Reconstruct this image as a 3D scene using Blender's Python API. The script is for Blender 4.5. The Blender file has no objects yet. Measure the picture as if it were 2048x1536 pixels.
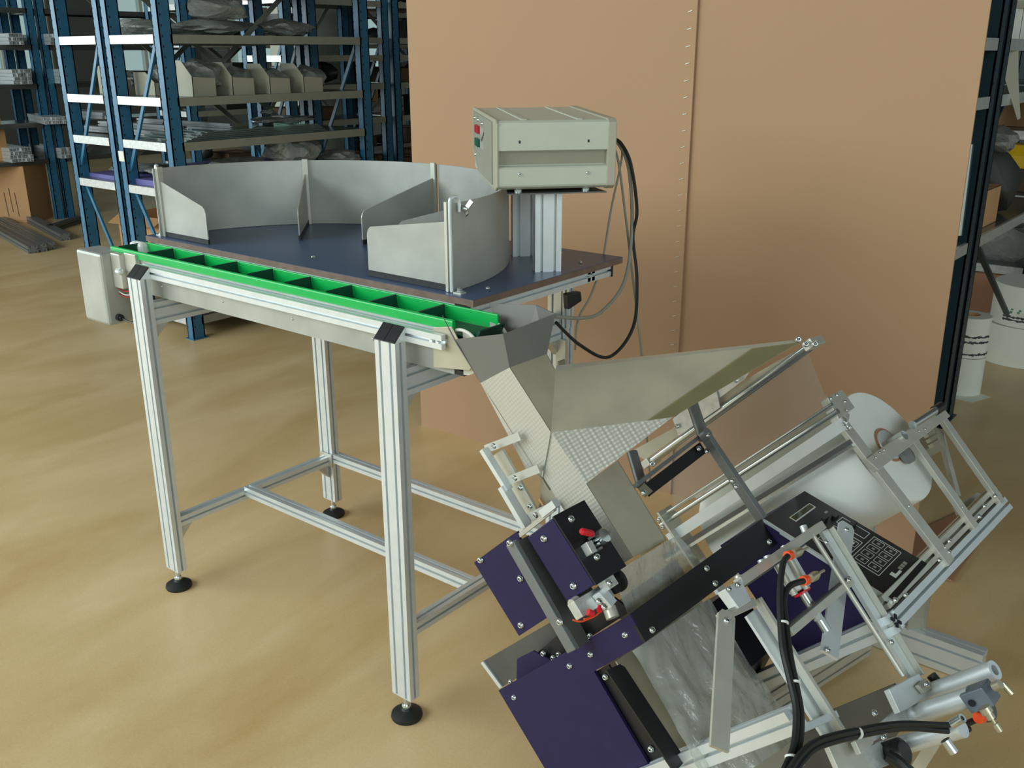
import bpy, bmesh, math, random
from mathutils import Vector, Matrix

random.seed(7)
scene = bpy.context.scene
COL = scene.collection
V = Vector
PI = math.pi

# ------------------------------------------------------------------ camera
F_PX, YAW, PITCH, ROLL = 1925.9149, -0.6784, 0.3302, -0.003
CAM = V((2.3575, -1.3079, 1.4813))
_f = V((math.cos(PITCH) * math.sin(YAW), math.cos(PITCH) * math.cos(YAW), -math.sin(PITCH)))
_r = V((math.cos(YAW), -math.sin(YAW), 0))
_d = _f.cross(_r)
_c, _s = math.cos(ROLL), math.sin(ROLL)
_r, _d = _c * _r - _s * _d, _s * _r + _c * _d
cam_data = bpy.data.cameras.new('camera')
cam = bpy.data.objects.new('camera', cam_data)
COL.objects.link(cam)
cam_data.sensor_width = 36.0
cam_data.lens = F_PX / 2048 * 36.0
cam_data.clip_start = 0.05
cam_data.clip_end = 100
cam.matrix_world = Matrix(((_r.x, -_d.x, -_f.x, CAM.x), (_r.y, -_d.y, -_f.y, CAM.y), (_r.z, -_d.z, -_f.z, CAM.z), (0, 0, 0, 1)))
scene.camera = cam

# ------------------------------------------------------------------ world, lights, exposure
world = bpy.data.worlds.new('daylight')
scene.world = world
world.use_nodes = True
wn = world.node_tree
wn.nodes['Background'].inputs[0].default_value = (0.80, 0.94, 0.98, 1)
wn.nodes['Background'].inputs[1].default_value = 0.55
scene.view_settings.view_transform = 'Standard'
scene.view_settings.look = 'None'
scene.view_settings.exposure = 0.0
scene.view_settings.gamma = 1.0
scene.view_settings.use_curve_mapping = False


def area(name, loc, target, sx, sy, power, color=(1, 1, 1)):
    l = bpy.data.lights.new(name, 'AREA')
    l.shape = 'RECTANGLE'
    l.size, l.size_y, l.energy, l.color = sx, sy, power, color
    o = bpy.data.objects.new(name, l)
    COL.objects.link(o)
    o.location = loc
    o.rotation_euler = (V(target) - V(loc)).to_track_quat('-Z', 'Y').to_euler()
    return o


# the window front of the hall, behind and to the left of the camera; the smaller right one is an added fill lamp
area('window_light', (-2.6, -4.6, 3.0), (-0.4, 1.0, 0.2), 7.0, 2.2, 415, (0.87, 0.98, 1.0))
area('left_window_light', (-11.5, -4.4, 2.0), (-2.2, 1.5, 1.1), 5.0, 2.4, 230, (0.87, 0.98, 1.0))
area('side_fill_light', (5.5, -3.0, 2.8), (1.0, 0.6, 0.5), 4.0, 2.0, 105, (0.87, 0.98, 1.0))


# ------------------------------------------------------------------ materials
def lin(r, g, b):
    return tuple(((c / 255) / 12.92 if c <= 10 else ((c / 255 + 0.055) / 1.055) ** 2.4) for c in (r, g, b)) + (1,)


class Mat:
    def __init__(s, name):
        s.m = bpy.data.materials.new(name)
        s.m.use_nodes = True
        s.n = s.m.node_tree.nodes
        s.l = s.m.node_tree.links
        s.b = s.n['Principled BSDF']

    def node(s, t, **kw):
        n = s.n.new(t)
        for k, v in kw.items():
            setattr(n, k, v)
        return n

    def coord(s, scale=(1, 1, 1), rot=(0, 0, 0)):
        tc = s.node('ShaderNodeTexCoord')
        mp = s.node('ShaderNodeMapping')
        mp.inputs['Scale'].default_value = scale
        mp.inputs['Rotation'].default_value = rot
        s.l.new(tc.outputs['Object'], mp.inputs['Vector'])
        return mp.outputs['Vector']


def mat(name, rgb, rough=0.5, metal=0.0, noise=0.0, nscale=8.0, bump=0.0, bscale=60.0, stretch=(1, 1, 1), spec=0.5, rgb2=None, rnoise=0.0):
    M = Mat(name)
    base = lin(*rgb)
    M.b.inputs['Base Color'].default_value = base
    M.b.inputs['Roughness'].default_value = rough
    M.b.inputs['Metallic'].default_value = metal
    M.b.inputs['Specular IOR Level'].default_value = spec
    if noise or rgb2:
        vec = M.coord(stretch)
        nz = M.node('ShaderNodeTexNoise')
        nz.inputs['Scale'].default_value = nscale
        nz.inputs['Detail'].default_value = 5
        M.l.new(vec, nz.inputs['Vector'])
        rp = M.node('ShaderNodeValToRGB')
        lo = lin(*rgb2) if rgb2 else tuple(c * (1 - noise) for c in base[:3]) + (1,)
        hi = base if rgb2 else tuple(min(1, c * (1 + noise)) for c in base[:3]) + (1,)
        rp.color_ramp.elements[0].position, rp.color_ramp.elements[1].position = 0.33, 0.67
        rp.color_ramp.elements[0].color, rp.color_ramp.elements[1].color = lo, hi
        M.l.new(nz.outputs['Fac'], rp.inputs['Fac'])
        M.l.new(rp.outputs['Color'], M.b.inputs['Base Color'])
        if rnoise:
            mr = M.node('ShaderNodeMapRange')
            mr.inputs['To Min'].default_value, mr.inputs['To Max'].default_value = rough - rnoise, rough + rnoise
            M.l.new(nz.outputs['Fac'], mr.inputs['Value'])
            M.l.new(mr.outputs['Result'], M.b.inputs['Roughness'])
    if bump:
        vec = M.coord(stretch)
        nz = M.node('ShaderNodeTexNoise')
        nz.inputs['Scale'].default_value = bscale
        nz.inputs['Detail'].default_value = 3
        M.l.new(vec, nz.inputs['Vector'])
        bp = M.node('ShaderNodeBump')
        bp.inputs['Strength'].default_value = bump
        bp.inputs['Distance'].default_value = 0.01
        M.l.new(nz.outputs['Fac'], bp.inputs['Height'])
        M.l.new(bp.outputs['Normal'], M.b.inputs['Normal'])
    return M


def clear(name, tint, alpha, rough=0.12, bump=0.4, bscale=14, stretch=(1, 1, 1), gloss=0.25, white=0.0, rot=(0, 0, 0)):
    """thin plastic film: mostly see-through, with creased glossy highlights"""
    M = Mat(name)
    M.n.remove(M.b)
    out = M.n['Material Output']
    tr = M.node('ShaderNodeBsdfTransparent')
    tr.inputs[0].default_value = lin(*tint)
    gl = M.node('ShaderNodeBsdfGlossy')
    gl.inputs['Roughness'].default_value = rough
    gl.inputs['Color'].default_value = (0.95, 0.97, 0.95, 1)
    df = M.node('ShaderNodeBsdfDiffuse')
    df.inputs['Color'].default_value = lin(*tint)
    vec = M.coord(stretch, rot)
    nz = M.node('ShaderNodeTexNoise')
    nz.inputs['Scale'].default_value = bscale
    nz.inputs['Detail'].default_value = 6
    nz.inputs['Distortion'].default_value = 0.6
    M.l.new(vec, nz.inputs['Vector'])
    bp = M.node('ShaderNodeBump')
    bp.inputs['Strength'].default_value = bump
    bp.inputs['Distance'].default_value = 0.02
    M.l.new(nz.outputs['Fac'], bp.inputs['Height'])
    M.l.new(bp.outputs['Normal'], gl.inputs['Normal'])
    m1 = M.node('ShaderNodeMixShader')
    m1.inputs[0].default_value = alpha
    M.l.new(tr.outputs[0], m1.inputs[1])
    M.l.new(df.outputs[0], m1.inputs[2])
    m2 = M.node('ShaderNodeMixShader')
    fr = M.node('ShaderNodeLayerWeight')
    fr.inputs['Blend'].default_value = gloss
    M.l.new(bp.outputs['Normal'], fr.inputs['Normal'])
    M.l.new(fr.outputs['Fresnel'], m2.inputs[0])
    M.l.new(m1.outputs[0], m2.inputs[1])
    M.l.new(gl.outputs[0], m2.inputs[2])
    M.l.new(m2.outputs[0], out.inputs['Surface'])
    return M


MT = {}
MT['alu'] = mat('anodised_aluminium', (218, 225, 226), 0.38, 0.55, noise=0.03, nscale=30)
MT['alu_warm'] = mat('machined_aluminium', (196, 196, 184), 0.42, 0.55, noise=0.05, nscale=25)
MT['sheet'] = mat('stainless_sheet', (176, 170, 148), 0.42, 0.2, noise=0.10, nscale=9, bump=0.03, bscale=90, rnoise=0.06)
MT['sheet_mark'] = mat('handled_stainless_sheet', (176, 178, 170), 0.45, 0.3, rgb2=(154, 157, 150), nscale=7, rnoise=0.08)
MT['funnel'] = mat('grey_funnel_sheet', (114, 113, 107), 0.55, 0.2, noise=0.06, nscale=8)
MT['galv'] = mat('galvanised_steel', (205, 208, 205), 0.36, 0.6, noise=0.10, nscale=60, bump=0.06, bscale=160)
MT['galv_side'] = mat('painted_shelf_edge', (150, 150, 134), 0.5, 0.2, noise=0.05, nscale=12)
MT['shelf_top'] = mat('zinc_shelf_top', (116, 124, 120), 0.25, 0.55, noise=0.10, nscale=10)
MT['dark_steel'] = mat('dark_steel', (96, 98, 96), 0.4, 0.6, noise=0.1, nscale=10)
MT['chrome'] = mat('bright_steel', (205, 212, 210), 0.2, 0.9)
MT['rubber'] = mat('black_rubber', (22, 26, 26), 0.55, noise=0.2, nscale=30)
MT['black'] = mat('black_paint', (20, 20, 24), 0.42, noise=0.1, nscale=20)
MT['blackplastic'] = mat('black_plastic', (26, 28, 30), 0.4, noise=0.1, nscale=20)
MT['blue'] = mat('violet_blue_paint', (38, 32, 68), 0.5, spec=0.25, noise=0.06, nscale=40)
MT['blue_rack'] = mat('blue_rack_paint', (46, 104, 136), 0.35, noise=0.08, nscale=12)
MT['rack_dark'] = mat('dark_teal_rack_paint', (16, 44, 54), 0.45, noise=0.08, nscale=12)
MT['green'] = mat('green_plastic', (4, 168, 74), 0.28, noise=0.04, nscale=12)
MT['belt'] = mat('dark_green_belt', (8, 62, 46), 0.4, noise=0.1, nscale=20)
MT['board'] = mat('blue_laminate', (58, 76, 108), 0.38, noise=0.06, nscale=120, bump=0.02, bscale=300)
MT['board_edge'] = mat('brown_panel_edge', (112, 92, 78), 0.6, noise=0.15, nscale=40)
MT['beige'] = mat('light_grey_enamel', (186, 190, 174), 0.45, noise=0.02, nscale=20)
MT['recess'] = mat('shaded_grey_enamel', (138, 136, 116), 0.5, noise=0.02, nscale=20)  # darker copy of the enamel: the side channel's shade put into its colour
MT['beige_d'] = mat('grey_beige_enamel', (166, 164, 144), 0.45, noise=0.02, nscale=20)
MT['red'] = mat('red_plastic', (196, 22, 36), 0.35, noise=0.05, nscale=20)
MT['redbtn'] = mat('red_button', (168, 24, 40), 0.35, noise=0.05, nscale=20)
MT['grnbtn'] = mat('green_button', (10, 84, 66), 0.35, noise=0.05, nscale=20)
MT['orange'] = mat('orange_plastic', (236, 84, 36), 0.35, noise=0.05, nscale=20)
MT['brass'] = mat('nickel_brass', (178, 172, 148), 0.3, 0.7, noise=0.05, nscale=20)
MT['white'] = mat('white_plastic', (226, 230, 222), 0.45, noise=0.03, nscale=10)
MT['print'] = mat('white_print', (205, 208, 200), 0.6, noise=0.03, nscale=10)
MT['lcd'] = mat('lcd_glass', (58, 58, 34), 0.12, noise=0.05, nscale=10)
MT['card'] = mat('corrugated_cardboard', (166, 133, 101), 0.8, noise=0.02, nscale=2.0, bump=0.02, bscale=120)
MT['card2'] = mat('brown_carton', (190, 146, 100), 0.75, noise=0.06, nscale=4)
MT['card_d'] = mat('dark_carton', (92, 70, 46), 0.75, noise=0.08, nscale=4)
MT['card_r'] = mat('reddish_cardboard', (164, 118, 88), 0.75, noise=0.05, nscale=5)
MT['paper'] = mat('white_paper', (222, 224, 210), 0.7, noise=0.02, nscale=10)
MT['film_roll'] = mat('wound_film', (226, 230, 222), 0.4, noise=0.03, nscale=8, spec=0.6)
MT['greycable'] = mat('grey_cable', (140, 140, 128), 0.5, noise=0.05, nscale=30)
MT['greyblue'] = mat('grey_blue_metal', (112, 122, 132), 0.4, 0.4, noise=0.05, nscale=20)
MT['grey_bar'] = mat('grey_anodised_bar', (124, 128, 128), 0.4, 0.5, noise=0.06, nscale=20)
MT['lilac'] = mat('lilac_sheet', (96, 92, 150), 0.5, noise=0.1, nscale=5)
MT['yellow'] = mat('yellow_plastic', (196, 160, 20), 0.5, noise=0.08, nscale=8)
MT['darkstuff'] = mat('dark_plastic', (44, 48, 44), 0.4, noise=0.2, nscale=6)
MT['wire'] = mat('orange_wire', (226, 80, 30), 0.5, noise=0.05, nscale=20)
MT['wall'] = mat('grey_hall_wall', (96, 98, 92), 0.8, noise=0.06, nscale=1.2)
MT['ceil'] = mat('hall_ceiling', (120, 120, 114), 0.85, noise=0.05, nscale=1.0)
MT['slot'] = mat('dark_slot', (14, 22, 30), 0.7, noise=0.05, nscale=10)
MT['green_print'] = mat('green_print', (70, 130, 92), 0.6, noise=0.05, nscale=10)
MT['dark_print'] = mat('dark_print', (60, 64, 62), 0.6, noise=0.05, nscale=10)
MT['film'] = clear('clear_film', (232, 232, 226), 0.10, rough=0.1, bump=0.10, bscale=6, gloss=0.18)
MT['bagfilm'] = clear('bag_film', (212, 216, 208), 0.38, rough=0.07, bump=1.0, bscale=11, gloss=0.45, rot=(0, math.radians(45), 0), stretch=(.35, 1.6, 1))
MT['wrap'] = clear('packing_film', (206, 210, 202), 0.34, rough=0.08, bump=1.0, bscale=34, gloss=0.42)
MT['band_tint'] = clear('dark_band_tint', (214, 210, 182), 0.10, rough=0.2, bump=0.02, bscale=4, gloss=0.1)
MT['acryl'] = clear('clear_acrylic', (170, 190, 182), 0.25, rough=0.06, bump=0.02, bscale=3, gloss=0.35)
MT['glass'] = clear('window_glass', (235, 245, 242), 0.03, rough=0.02, bump=0.0, bscale=1, gloss=0.12)


def dimple_mat():
    M = mat('dimpled_stainless', (186, 184, 172), 0.38, 0.35, noise=0.03, nscale=9)
    tc = M.node('ShaderNodeTexCoord')
    mp = M.node('ShaderNodeMapping')
    mp.inputs['Rotation'].default_value = (0, math.radians(-45), math.radians(3.5))
    M.l.new(tc.outputs['Object'], mp.inputs['Vector'])
    sx = M.node('ShaderNodeSeparateXYZ')
    M.l.new(mp.outputs['Vector'], sx.inputs[0])
    waves = []
    for ax in 'XYZ':
        k = M.node('ShaderNodeMath', operation='MULTIPLY')
        k.inputs[1].default_value = 2 * PI / 0.0072
        M.l.new(sx.outputs[ax], k.inputs[0])
        w = M.node('ShaderNodeMath', operation='SINE')
        M.l.new(k.outputs[0], w.inputs[0])
        waves.append(w)
    a1 = M.node('ShaderNodeMath', operation='ADD')
    M.l.new(waves[0].outputs[0], a1.inputs[0])
    M.l.new(waves[1].outputs[0], a1.inputs[1])
    a2 = M.node('ShaderNodeMath', operation='ADD')
    M.l.new(a1.outputs[0], a2.inputs[0])
    M.l.new(waves[2].outputs[0], a2.inputs[1])
    bp = M.node('ShaderNodeBump')
    bp.inputs['Strength'].default_value = 0.26
    bp.inputs['Distance'].default_value = 0.0005
    M.l.new(a2.outputs[0], bp.inputs['Height'])
    M.l.new(bp.outputs['Normal'], M.b.inputs['Normal'])
    return M


MT['dimple'] = dimple_mat()


def floor_mat():
    M = Mat('poured_resin_floor')
    vec = M.coord((0.9, 0.34, 1), (0, 0, math.radians(28)))
    n1 = M.node('ShaderNodeTexNoise')
    n1.inputs['Scale'].default_value = 3.0
    n1.inputs['Detail'].default_value = 7
    n1.inputs['Roughness'].default_value = 0.62
    n1.inputs['Distortion'].default_value = 0.5
    M.l.new(vec, n1.inputs['Vector'])
    rp = M.node('ShaderNodeValToRGB')
    e = rp.color_ramp.elements
    e[0].position, e[1].position = 0.30, 0.70
    e[0].color, e[1].color = lin(194, 163, 110), lin(219, 193, 148)
    M.l.new(n1.outputs['Fac'], rp.inputs['Fac'])
    n2 = M.node('ShaderNodeTexNoise')
    n2.inputs['Scale'].default_value = 160
    M.l.new(M.coord(), n2.inputs['Vector'])
    mx = M.node('ShaderNodeMix', data_type='RGBA', blend_type='OVERLAY')
    mx.inputs['Factor'].default_value = 0.12
    M.l.new(rp.outputs['Color'], mx.inputs['A'])
    M.l.new(n2.outputs['Fac'], mx.inputs['B'])
    M.l.new(mx.outputs['Result'], M.b.inputs['Base Color'])
    mr = M.node('ShaderNodeMapRange')
    mr.inputs['To Min'].default_value, mr.inputs['To Max'].default_value = 0.30, 0.46
    M.l.new(n1.outputs['Fac'], mr.inputs['Value'])
    M.l.new(mr.outputs['Result'], M.b.inputs['Roughness'])
    M.b.inputs['Specular IOR Level'].default_value = 0.4
    return M


MT['floor'] = floor_mat()

# ------------------------------------------------------------------ builders
WL = {}


def link(o, loc, parent=None):
    COL.objects.link(o)
    if parent is not None:
        o.parent = parent
        o.location = V(loc) - WL[parent.name]
    else:
        o.location = loc
    WL[o.name] = V(loc)
    return o


def tag(o, label=None, cat=None, group=None, kind=None):
    if label: o['label'] = label
    if cat: o['category'] = cat
    if group: o['group'] = group
    if kind: o['kind'] = kind
    return o


def thing(name, loc, label, cat, group=None):
    o = bpy.data.objects.new(name, None)
    o.empty_display_size = 0.05
    link(o, loc)
    return tag(o, label, cat, group)


class MB:
    """collects solids, in world coordinates, for ONE mesh object"""

    def __init__(s):
        s.v, s.f = [], []

    def add(s, pts, faces):
        b = len(s.v)
        s.v += [V(p) for p in pts]
        s.f += [tuple(i + b for i in f) for f in faces]
        return s

    def plate(s, pts, th, n=None, both=False):
        pts = [V(p) for p in pts]
        if n is None:
            n = V((0, 0, 0))
            for i in range(len(pts)):
                n += (pts[i] - pts[0]).cross(pts[(i + 1) % len(pts)] - pts[0])
        n = V(n).normalized()
        a = [p - n * th / 2 for p in pts] if both else pts
        k = len(pts)
        q = a + [p + n * th for p in a]
        s.add(q, [tuple(range(k)), tuple(range(k, 2 * k))[::-1]] + [(i, (i + 1) % k, k + (i + 1) % k, k + i) for i in range(k)])
        return s

    def bar(s, p0, p1, w, h, up=(0, 0, 1)):
        p0, p1 = V(p0), V(p1)
        d = (p1 - p0).normalized()
        sd = d.cross(V(up)).normalized()
        u = sd.cross(d).normalized()
        q = []
        for p in (p0, p1):
            for a, b in ((-1, -1), (1, -1), (1, 1), (-1, 1)):
                q.append(p + sd * (a * w / 2) + u * (b * h / 2))
        return s.add(q, [(0, 1, 2, 3), (7, 6, 5, 4)] + [(i, (i + 1) % 4, 4 + (i + 1) % 4, 4 + i) for i in range(4)])

    def box(s, lo, hi):
        x0, y0, z0 = lo
        x1, y1, z1 = hi
        q = [(x0, y0, z0), (x1, y0, z0), (x1, y1, z0), (x0, y1, z0), (x0, y0, z1), (x1, y0, z1), (x1, y1, z1), (x0, y1, z1)]
        return s.add(q, [(0, 1, 2, 3), (7, 6, 5, 4)] + [(i, (i + 1) % 4, 4 + (i + 1) % 4, 4 + i) for i in range(4)])

    def hexa(s, q):
        return s.add(q, [(0, 1, 2, 3), (7, 6, 5, 4)] + [(i, (i + 1) % 4, 4 + (i + 1) % 4, 4 + i) for i in range(4)])

    def lathe(s, c, axis, prof, seg=24):
        """prof: list of (radius, height along axis)"""
        ax = V(axis).normalized()
        a = ax.orthogonal().normalized()
        b = ax.cross(a)
        c = V(c)
        pts, faces = [], []
        for r, h in prof:
            for i in range(seg):
                t = 2 * PI * i / seg
                pts.append(c + ax * h + (a * math.cos(t) + b * math.sin(t)) * max(r, 1e-5))
        for k in range(len(prof) - 1):
            for i in range(seg):
                j = (i + 1) % seg
                faces.append((k * seg + i, k * seg + j, (k + 1) * seg + j, (k + 1) * seg + i))
        faces.append(tuple(range(seg)))
        faces.append(tuple(range((len(prof) - 1) * seg, len(prof) * seg))[::-1])
        return s.add(pts, faces)

    def tube(s, p0, p1, r, seg=16):
        p0, p1 = V(p0), V(p1)
        return s.lathe(p0, p1 - p0, [(r, 0), (r, (p1 - p0).length)], seg)

    def pipe(s, p0, p1, r, ri, seg=24):
        p0, p1 = V(p0), V(p1)
        L = (p1 - p0).length
        ax = (p1 - p0).normalized()
        a = ax.orthogonal().normalized()
        b = ax.cross(a)
        pts, faces = [], []
        for rr, h in ((ri, 0), (r, 0), (r, L), (ri, L)):
            for i in range(seg):
                t = 2 * PI * i / seg
                pts.append(p0 + ax * h + (a * math.cos(t) + b * math.sin(t)) * rr)
        for k in range(4):
            for i in range(seg):
                j = (i + 1) % seg
                k2 = (k + 1) % 4
                faces.append((k * seg + i, k * seg + j, k2 * seg + j, k2 * seg + i))
        return s.add(pts, faces)

    def path(s, P, r, seg=8, sub=6):
        P = [V(p) for p in P]
        pts = []
        for i in range(len(P) - 1):
            p0, p1, p2, p3 = P[max(i - 1, 0)], P[i], P[i + 1], P[min(i + 2, len(P) - 1)]
            for k in range(sub):
                t = k / sub
                pts.append(0.5 * ((2 * p1) + (p2 - p0) * t + (2 * p0 - 5 * p1 + 4 * p2 - p3) * t * t + (3 * p1 - p0 - 3 * p2 + p3) * t ** 3))
        pts.append(P[-1])
        q, f = [], []
        ref = None
        for i, p in enumerate(pts):
            d = (pts[min(i + 1, len(pts) - 1)] - pts[max(i - 1, 0)]).normalized()
            ref = d.orthogonal().normalized() if ref is None else (ref - d * ref.dot(d)).normalized()
            b = d.cross(ref)
            for k in range(seg):
                t = 2 * PI * k / seg
                q.append(p + (ref * math.cos(t) + b * math.sin(t)) * r)
        for i in range(len(pts) - 1):
            for k in range(seg):
                j = (k + 1) % seg
                f.append((i * seg + k, i * seg + j, (i + 1) * seg + j, (i + 1) * seg + k))
        f.append(tuple(range(seg)))
        f.append(tuple(range((len(pts) - 1) * seg, len(pts) * seg))[::-1])
        return s.add(q, f)

    def prof(s, p0, p1, side, w, h, nw=2, nh=1, g=0.0062, d=0.011):
        """extruded aluminium profile: w along 'side', h across; nw / nh T-slots per face"""
        p0, p1 = V(p0), V(p1)
        ax = (p1 - p0).normalized()
        sd = (V(side) - ax * V(side).dot(ax)).normalized()
        up = ax.cross(sd)

        def edge(L, n):
            out = [-L / 2]
            for i in range(n):
                c = -L / 2 + L * (i + 0.5) / n
                out.append(c)
            return out[1:]
        poly = []
        for (L, n, fx) in ((w, nw, lambda t, e: (t, -h / 2 + e)), (h, nh, lambda t, e: (w / 2 - e, t)),
                           (w, nw, lambda t, e: (-t, h / 2 - e)), (h, nh, lambda t, e: (-w / 2 + e, -t))):
            poly.append(fx(-L / 2, 0))
            for c in edge(L, n):
                poly += [fx(c - g / 2, 0), fx(c - g / 2, d), fx(c + g / 2, d), fx(c + g / 2, 0)]
        k = len(poly)
        q = [p + sd * a + up * b for p in (p0, p1) for a, b in poly]
        return s.add(q, [tuple(range(k))[::-1], tuple(range(k, 2 * k))] + [(i, (i + 1) % k, k + (i + 1) % k, k + i) for i in range(k)])

    def grid(s, fn, nu, nv, th=0.0):
        q, f = [], []
        for i in range(nu + 1):
            for j in range(nv + 1):
                q.append(fn(i / nu, j / nv))
        for i in range(nu):
            for j in range(nv):
                a = i * (nv + 1) + j
                f.append((a, a + 1, a + nv + 2, a + nv + 1))
        return s.add(q, f)

    def build(s, name, m, parent=None, label=None, smooth=False, bevel=0.0, kind=None, solid=0.0):
        lo = V((min(p.x for p in s.v), min(p.y for p in s.v), min(p.z for p in s.v)))
        hi = V((max(p.x for p in s.v), max(p.y for p in s.v), max(p.z for p in s.v)))
        c = (lo + hi) / 2
        me = bpy.data.meshes.new(name)
        me.from_pydata([p - c for p in s.v], [], s.f)
        bm = bmesh.new()
        bm.from_mesh(me)
        bmesh.ops.recalc_face_normals(bm, faces=bm.faces)
        if smooth:
            for fc in bm.faces: fc.smooth = True
            for e in bm.edges:
                if len(e.link_faces) == 2 and e.calc_face_angle(0) > 0.6: e.smooth = False
        bm.to_mesh(me)
        bm.free()
        me.materials.append(MT[m].m)
        o = bpy.data.objects.new(name, me)
        link(o, c, parent)
        if bevel:
            md = o.modifiers.new('bevel', 'BEVEL')
            md.width, md.segments, md.limit_method, md.angle_limit = bevel, 2, 'ANGLE', 0.6
        if solid:
            md = o.modifiers.new('solid', 'SOLIDIFY')
            md.thickness = solid
        if label: o['label'] = label
        if kind: o['kind'] = kind
        return o


def copy_tree(o, parent=None, move=V((0, 0, 0))):
    """copy of a thing with copies of its parts; children keep their local places"""
    c = o.copy()
    COL.objects.link(c)
    if parent is not None:
        c.parent = parent
    else:
        c.location = V(o.location) + move
        WL[c.name] = V(c.location)
    for ch in list(o.children):
        copy_tree(ch, c)
    return c


# one dome-head screw, shared mesh
_s = MB().lathe((0, 0, 0), (0, 0, 1), [(1.0, 0), (0.98, 0.35), (0.75, 0.68), (0.42, 0.8), (0.36, 0.55)], 12)
_me = bpy.data.meshes.new('screw')
_me.from_pydata(_s.v, [], _s.f)
for _p in _me.polygons: _p.use_smooth = True
_me.materials.append(MT['chrome'].m)


def screw(p, n, r, parent, name='screw'):
    o = bpy.data.objects.new(name, _me)
    link(o, p, parent)
    o.rotation_euler = V(n).to_track_quat('Z', 'Y').to_euler()
    o.scale = (r, r, r)
    return o


def structure(name, mb, m, parent=None):
    o = mb.build(name, m, parent)
    if parent is None: o['kind'] = 'structure'
    return o
# ------------------------------------------------------------------ the hall
structure('floor', MB().box((-13.5, -7, -0.1), (6.5, 9.5, 0)), 'floor')
structure('ceiling', MB().box((-13.5, -7, 4.3), (6.5, 9.5, 4.4)), 'ceil')
wl = MB().box((-13.6, -7, 0), (-13.4, 9.4, 1.0)).box((-13.6, -7, 2.7), (-13.4, 9.4, 4.3))
lwins = [(5.2, 6.7), (7.5, 9.2)]
ys = [-7] + [y for w_ in lwins for y in w_] + [9.4]
for i in range(0, len(ys), 2):
    wl.box((-13.6, ys[i], 1.0), (-13.4, ys[i + 1], 2.7))
structure('wall_left', wl, 'wall')
for i, (y0, y1) in enumerate(lwins):
    fr = MB().box((-13.55, y0, 1.0), (-13.45, y1, 1.06)).box((-13.55, y0, 2.64), (-13.45, y1, 2.7))
    for yy in (y0, (y0 + y1) / 2 - .03, y1 - .06):
        fr.box((-13.55, yy, 1.06), (-13.45, yy + .06, 2.64))
    w = structure('window_%d' % (i + 5), fr, 'white')
    for a, b in ((y0 + .06, (y0 + y1) / 2 - .03), ((y0 + y1) / 2 + .03, y1 - .06)):
        MB().box((-13.51, a, 1.06), (-13.5, b, 2.64)).build('pane', 'glass', w)
wb = MB()
wins = [(-12.6, -11.0), (-10.4, -8.8), (-8.2, -6.6), (-6.0, -4.4)]
wb.box((-13.4, 9.4, 0), (6.5, 9.6, 1.0)).box((-13.4, 9.4, 2.7), (6.5, 9.6, 4.3))
xs = [-13.4] + [x for w_ in wins for x in w_] + [6.5]
for i in range(0, len(xs), 2):
    wb.box((xs[i], 9.4, 1.0), (xs[i + 1], 9.6, 2.7))
structure('wall_back', wb, 'wall')
for i, (x0, x1) in enumerate(wins):
    fr = MB()
    fr.box((x0, 9.45, 1.0), (x1, 9.55, 1.06)).box((x0, 9.45, 2.64), (x1, 9.55, 2.7))
    for xx in (x0, (x0 + x1) / 2 - 0.03, x1 - 0.06):
        fr.box((xx, 9.45, 1.06), (xx + 0.06, 9.55, 2.64))
    w = structure('window_%d' % (i + 1), fr, 'white')
    for a, b in ((x0 + 0.06, (x0 + x1) / 2 - 0.03), ((x0 + x1) / 2 + 0.03, x1 - 0.06)):
        MB().box((a, 9.49, 1.06), (b, 9.5, 2.64)).build('pane', 'glass', w)

# ------------------------------------------------------------------ cardboard partition behind the machines
PB = V((-0.319, 1.403, 0))
PD = V((0.9987, 0.0509, 0))
PN = V((0.0509, -0.9987, 0))      # towards the camera
PZ = V((0, 0, 1))
part = thing('cardboard_partition', PB + PD * 0.99, 'tall plain cardboard partition standing upright behind the sorting table', 'cardboard sheet')


def pp(s, z, n=0): return PB + PD * s + PZ * z + PN * n


MB().hexa([pp(0, 0), pp(1.166, 0), pp(1.166, 0, -.008), pp(0, 0, -.008), pp(0, 2.3), pp(1.166, 2.3), pp(1.166, 2.3, -.008), pp(0, 2.3, -.008)]).build('sheet', 'card', part)
MB().hexa([pp(1.12, 0, -.009), pp(1.985, 0, -.009), pp(1.985, 0, -.017), pp(1.12, 0, -.017), pp(1.12, 2.3, -.009), pp(1.975, 2.3, -.009), pp(1.975, 2.3, -.017), pp(1.12, 2.3, -.017)]).build('sheet', 'card', part)
st = MB()
for i in range(44):
    z = 0.1 + i * 0.05
    st.bar(pp(1.136, z, .0015), pp(1.15, z + .004, .0015), .0016, .0015, up=PN)
st.build('staples', 'alu_warm', part, kind='stuff')
MB().plate([(1.60, 1.475, .003), (1.585, 1.6, .003), (1.70, 1.98, .003), (1.80, 1.93, .003), (1.80, 1.45, .003)], .006, n=(0, 0, 1)).build('bottom_flap', 'card_r', part, label='reddish brown flap folded out on the floor')
# ------------------------------------------------------------------ sorting table with cleated conveyor
table = thing('sorting_table', (0.5, 0.3, 0), 'aluminium profile sorting table with green cleated conveyor and round sheet-metal tray', 'work table')
LX, LW, LD = 0.999, 0.06, 0.03
X_, Y_, Z_ = V((1, 0, 0)), V((0, 1, 0)), V((0, 0, 1))


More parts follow.
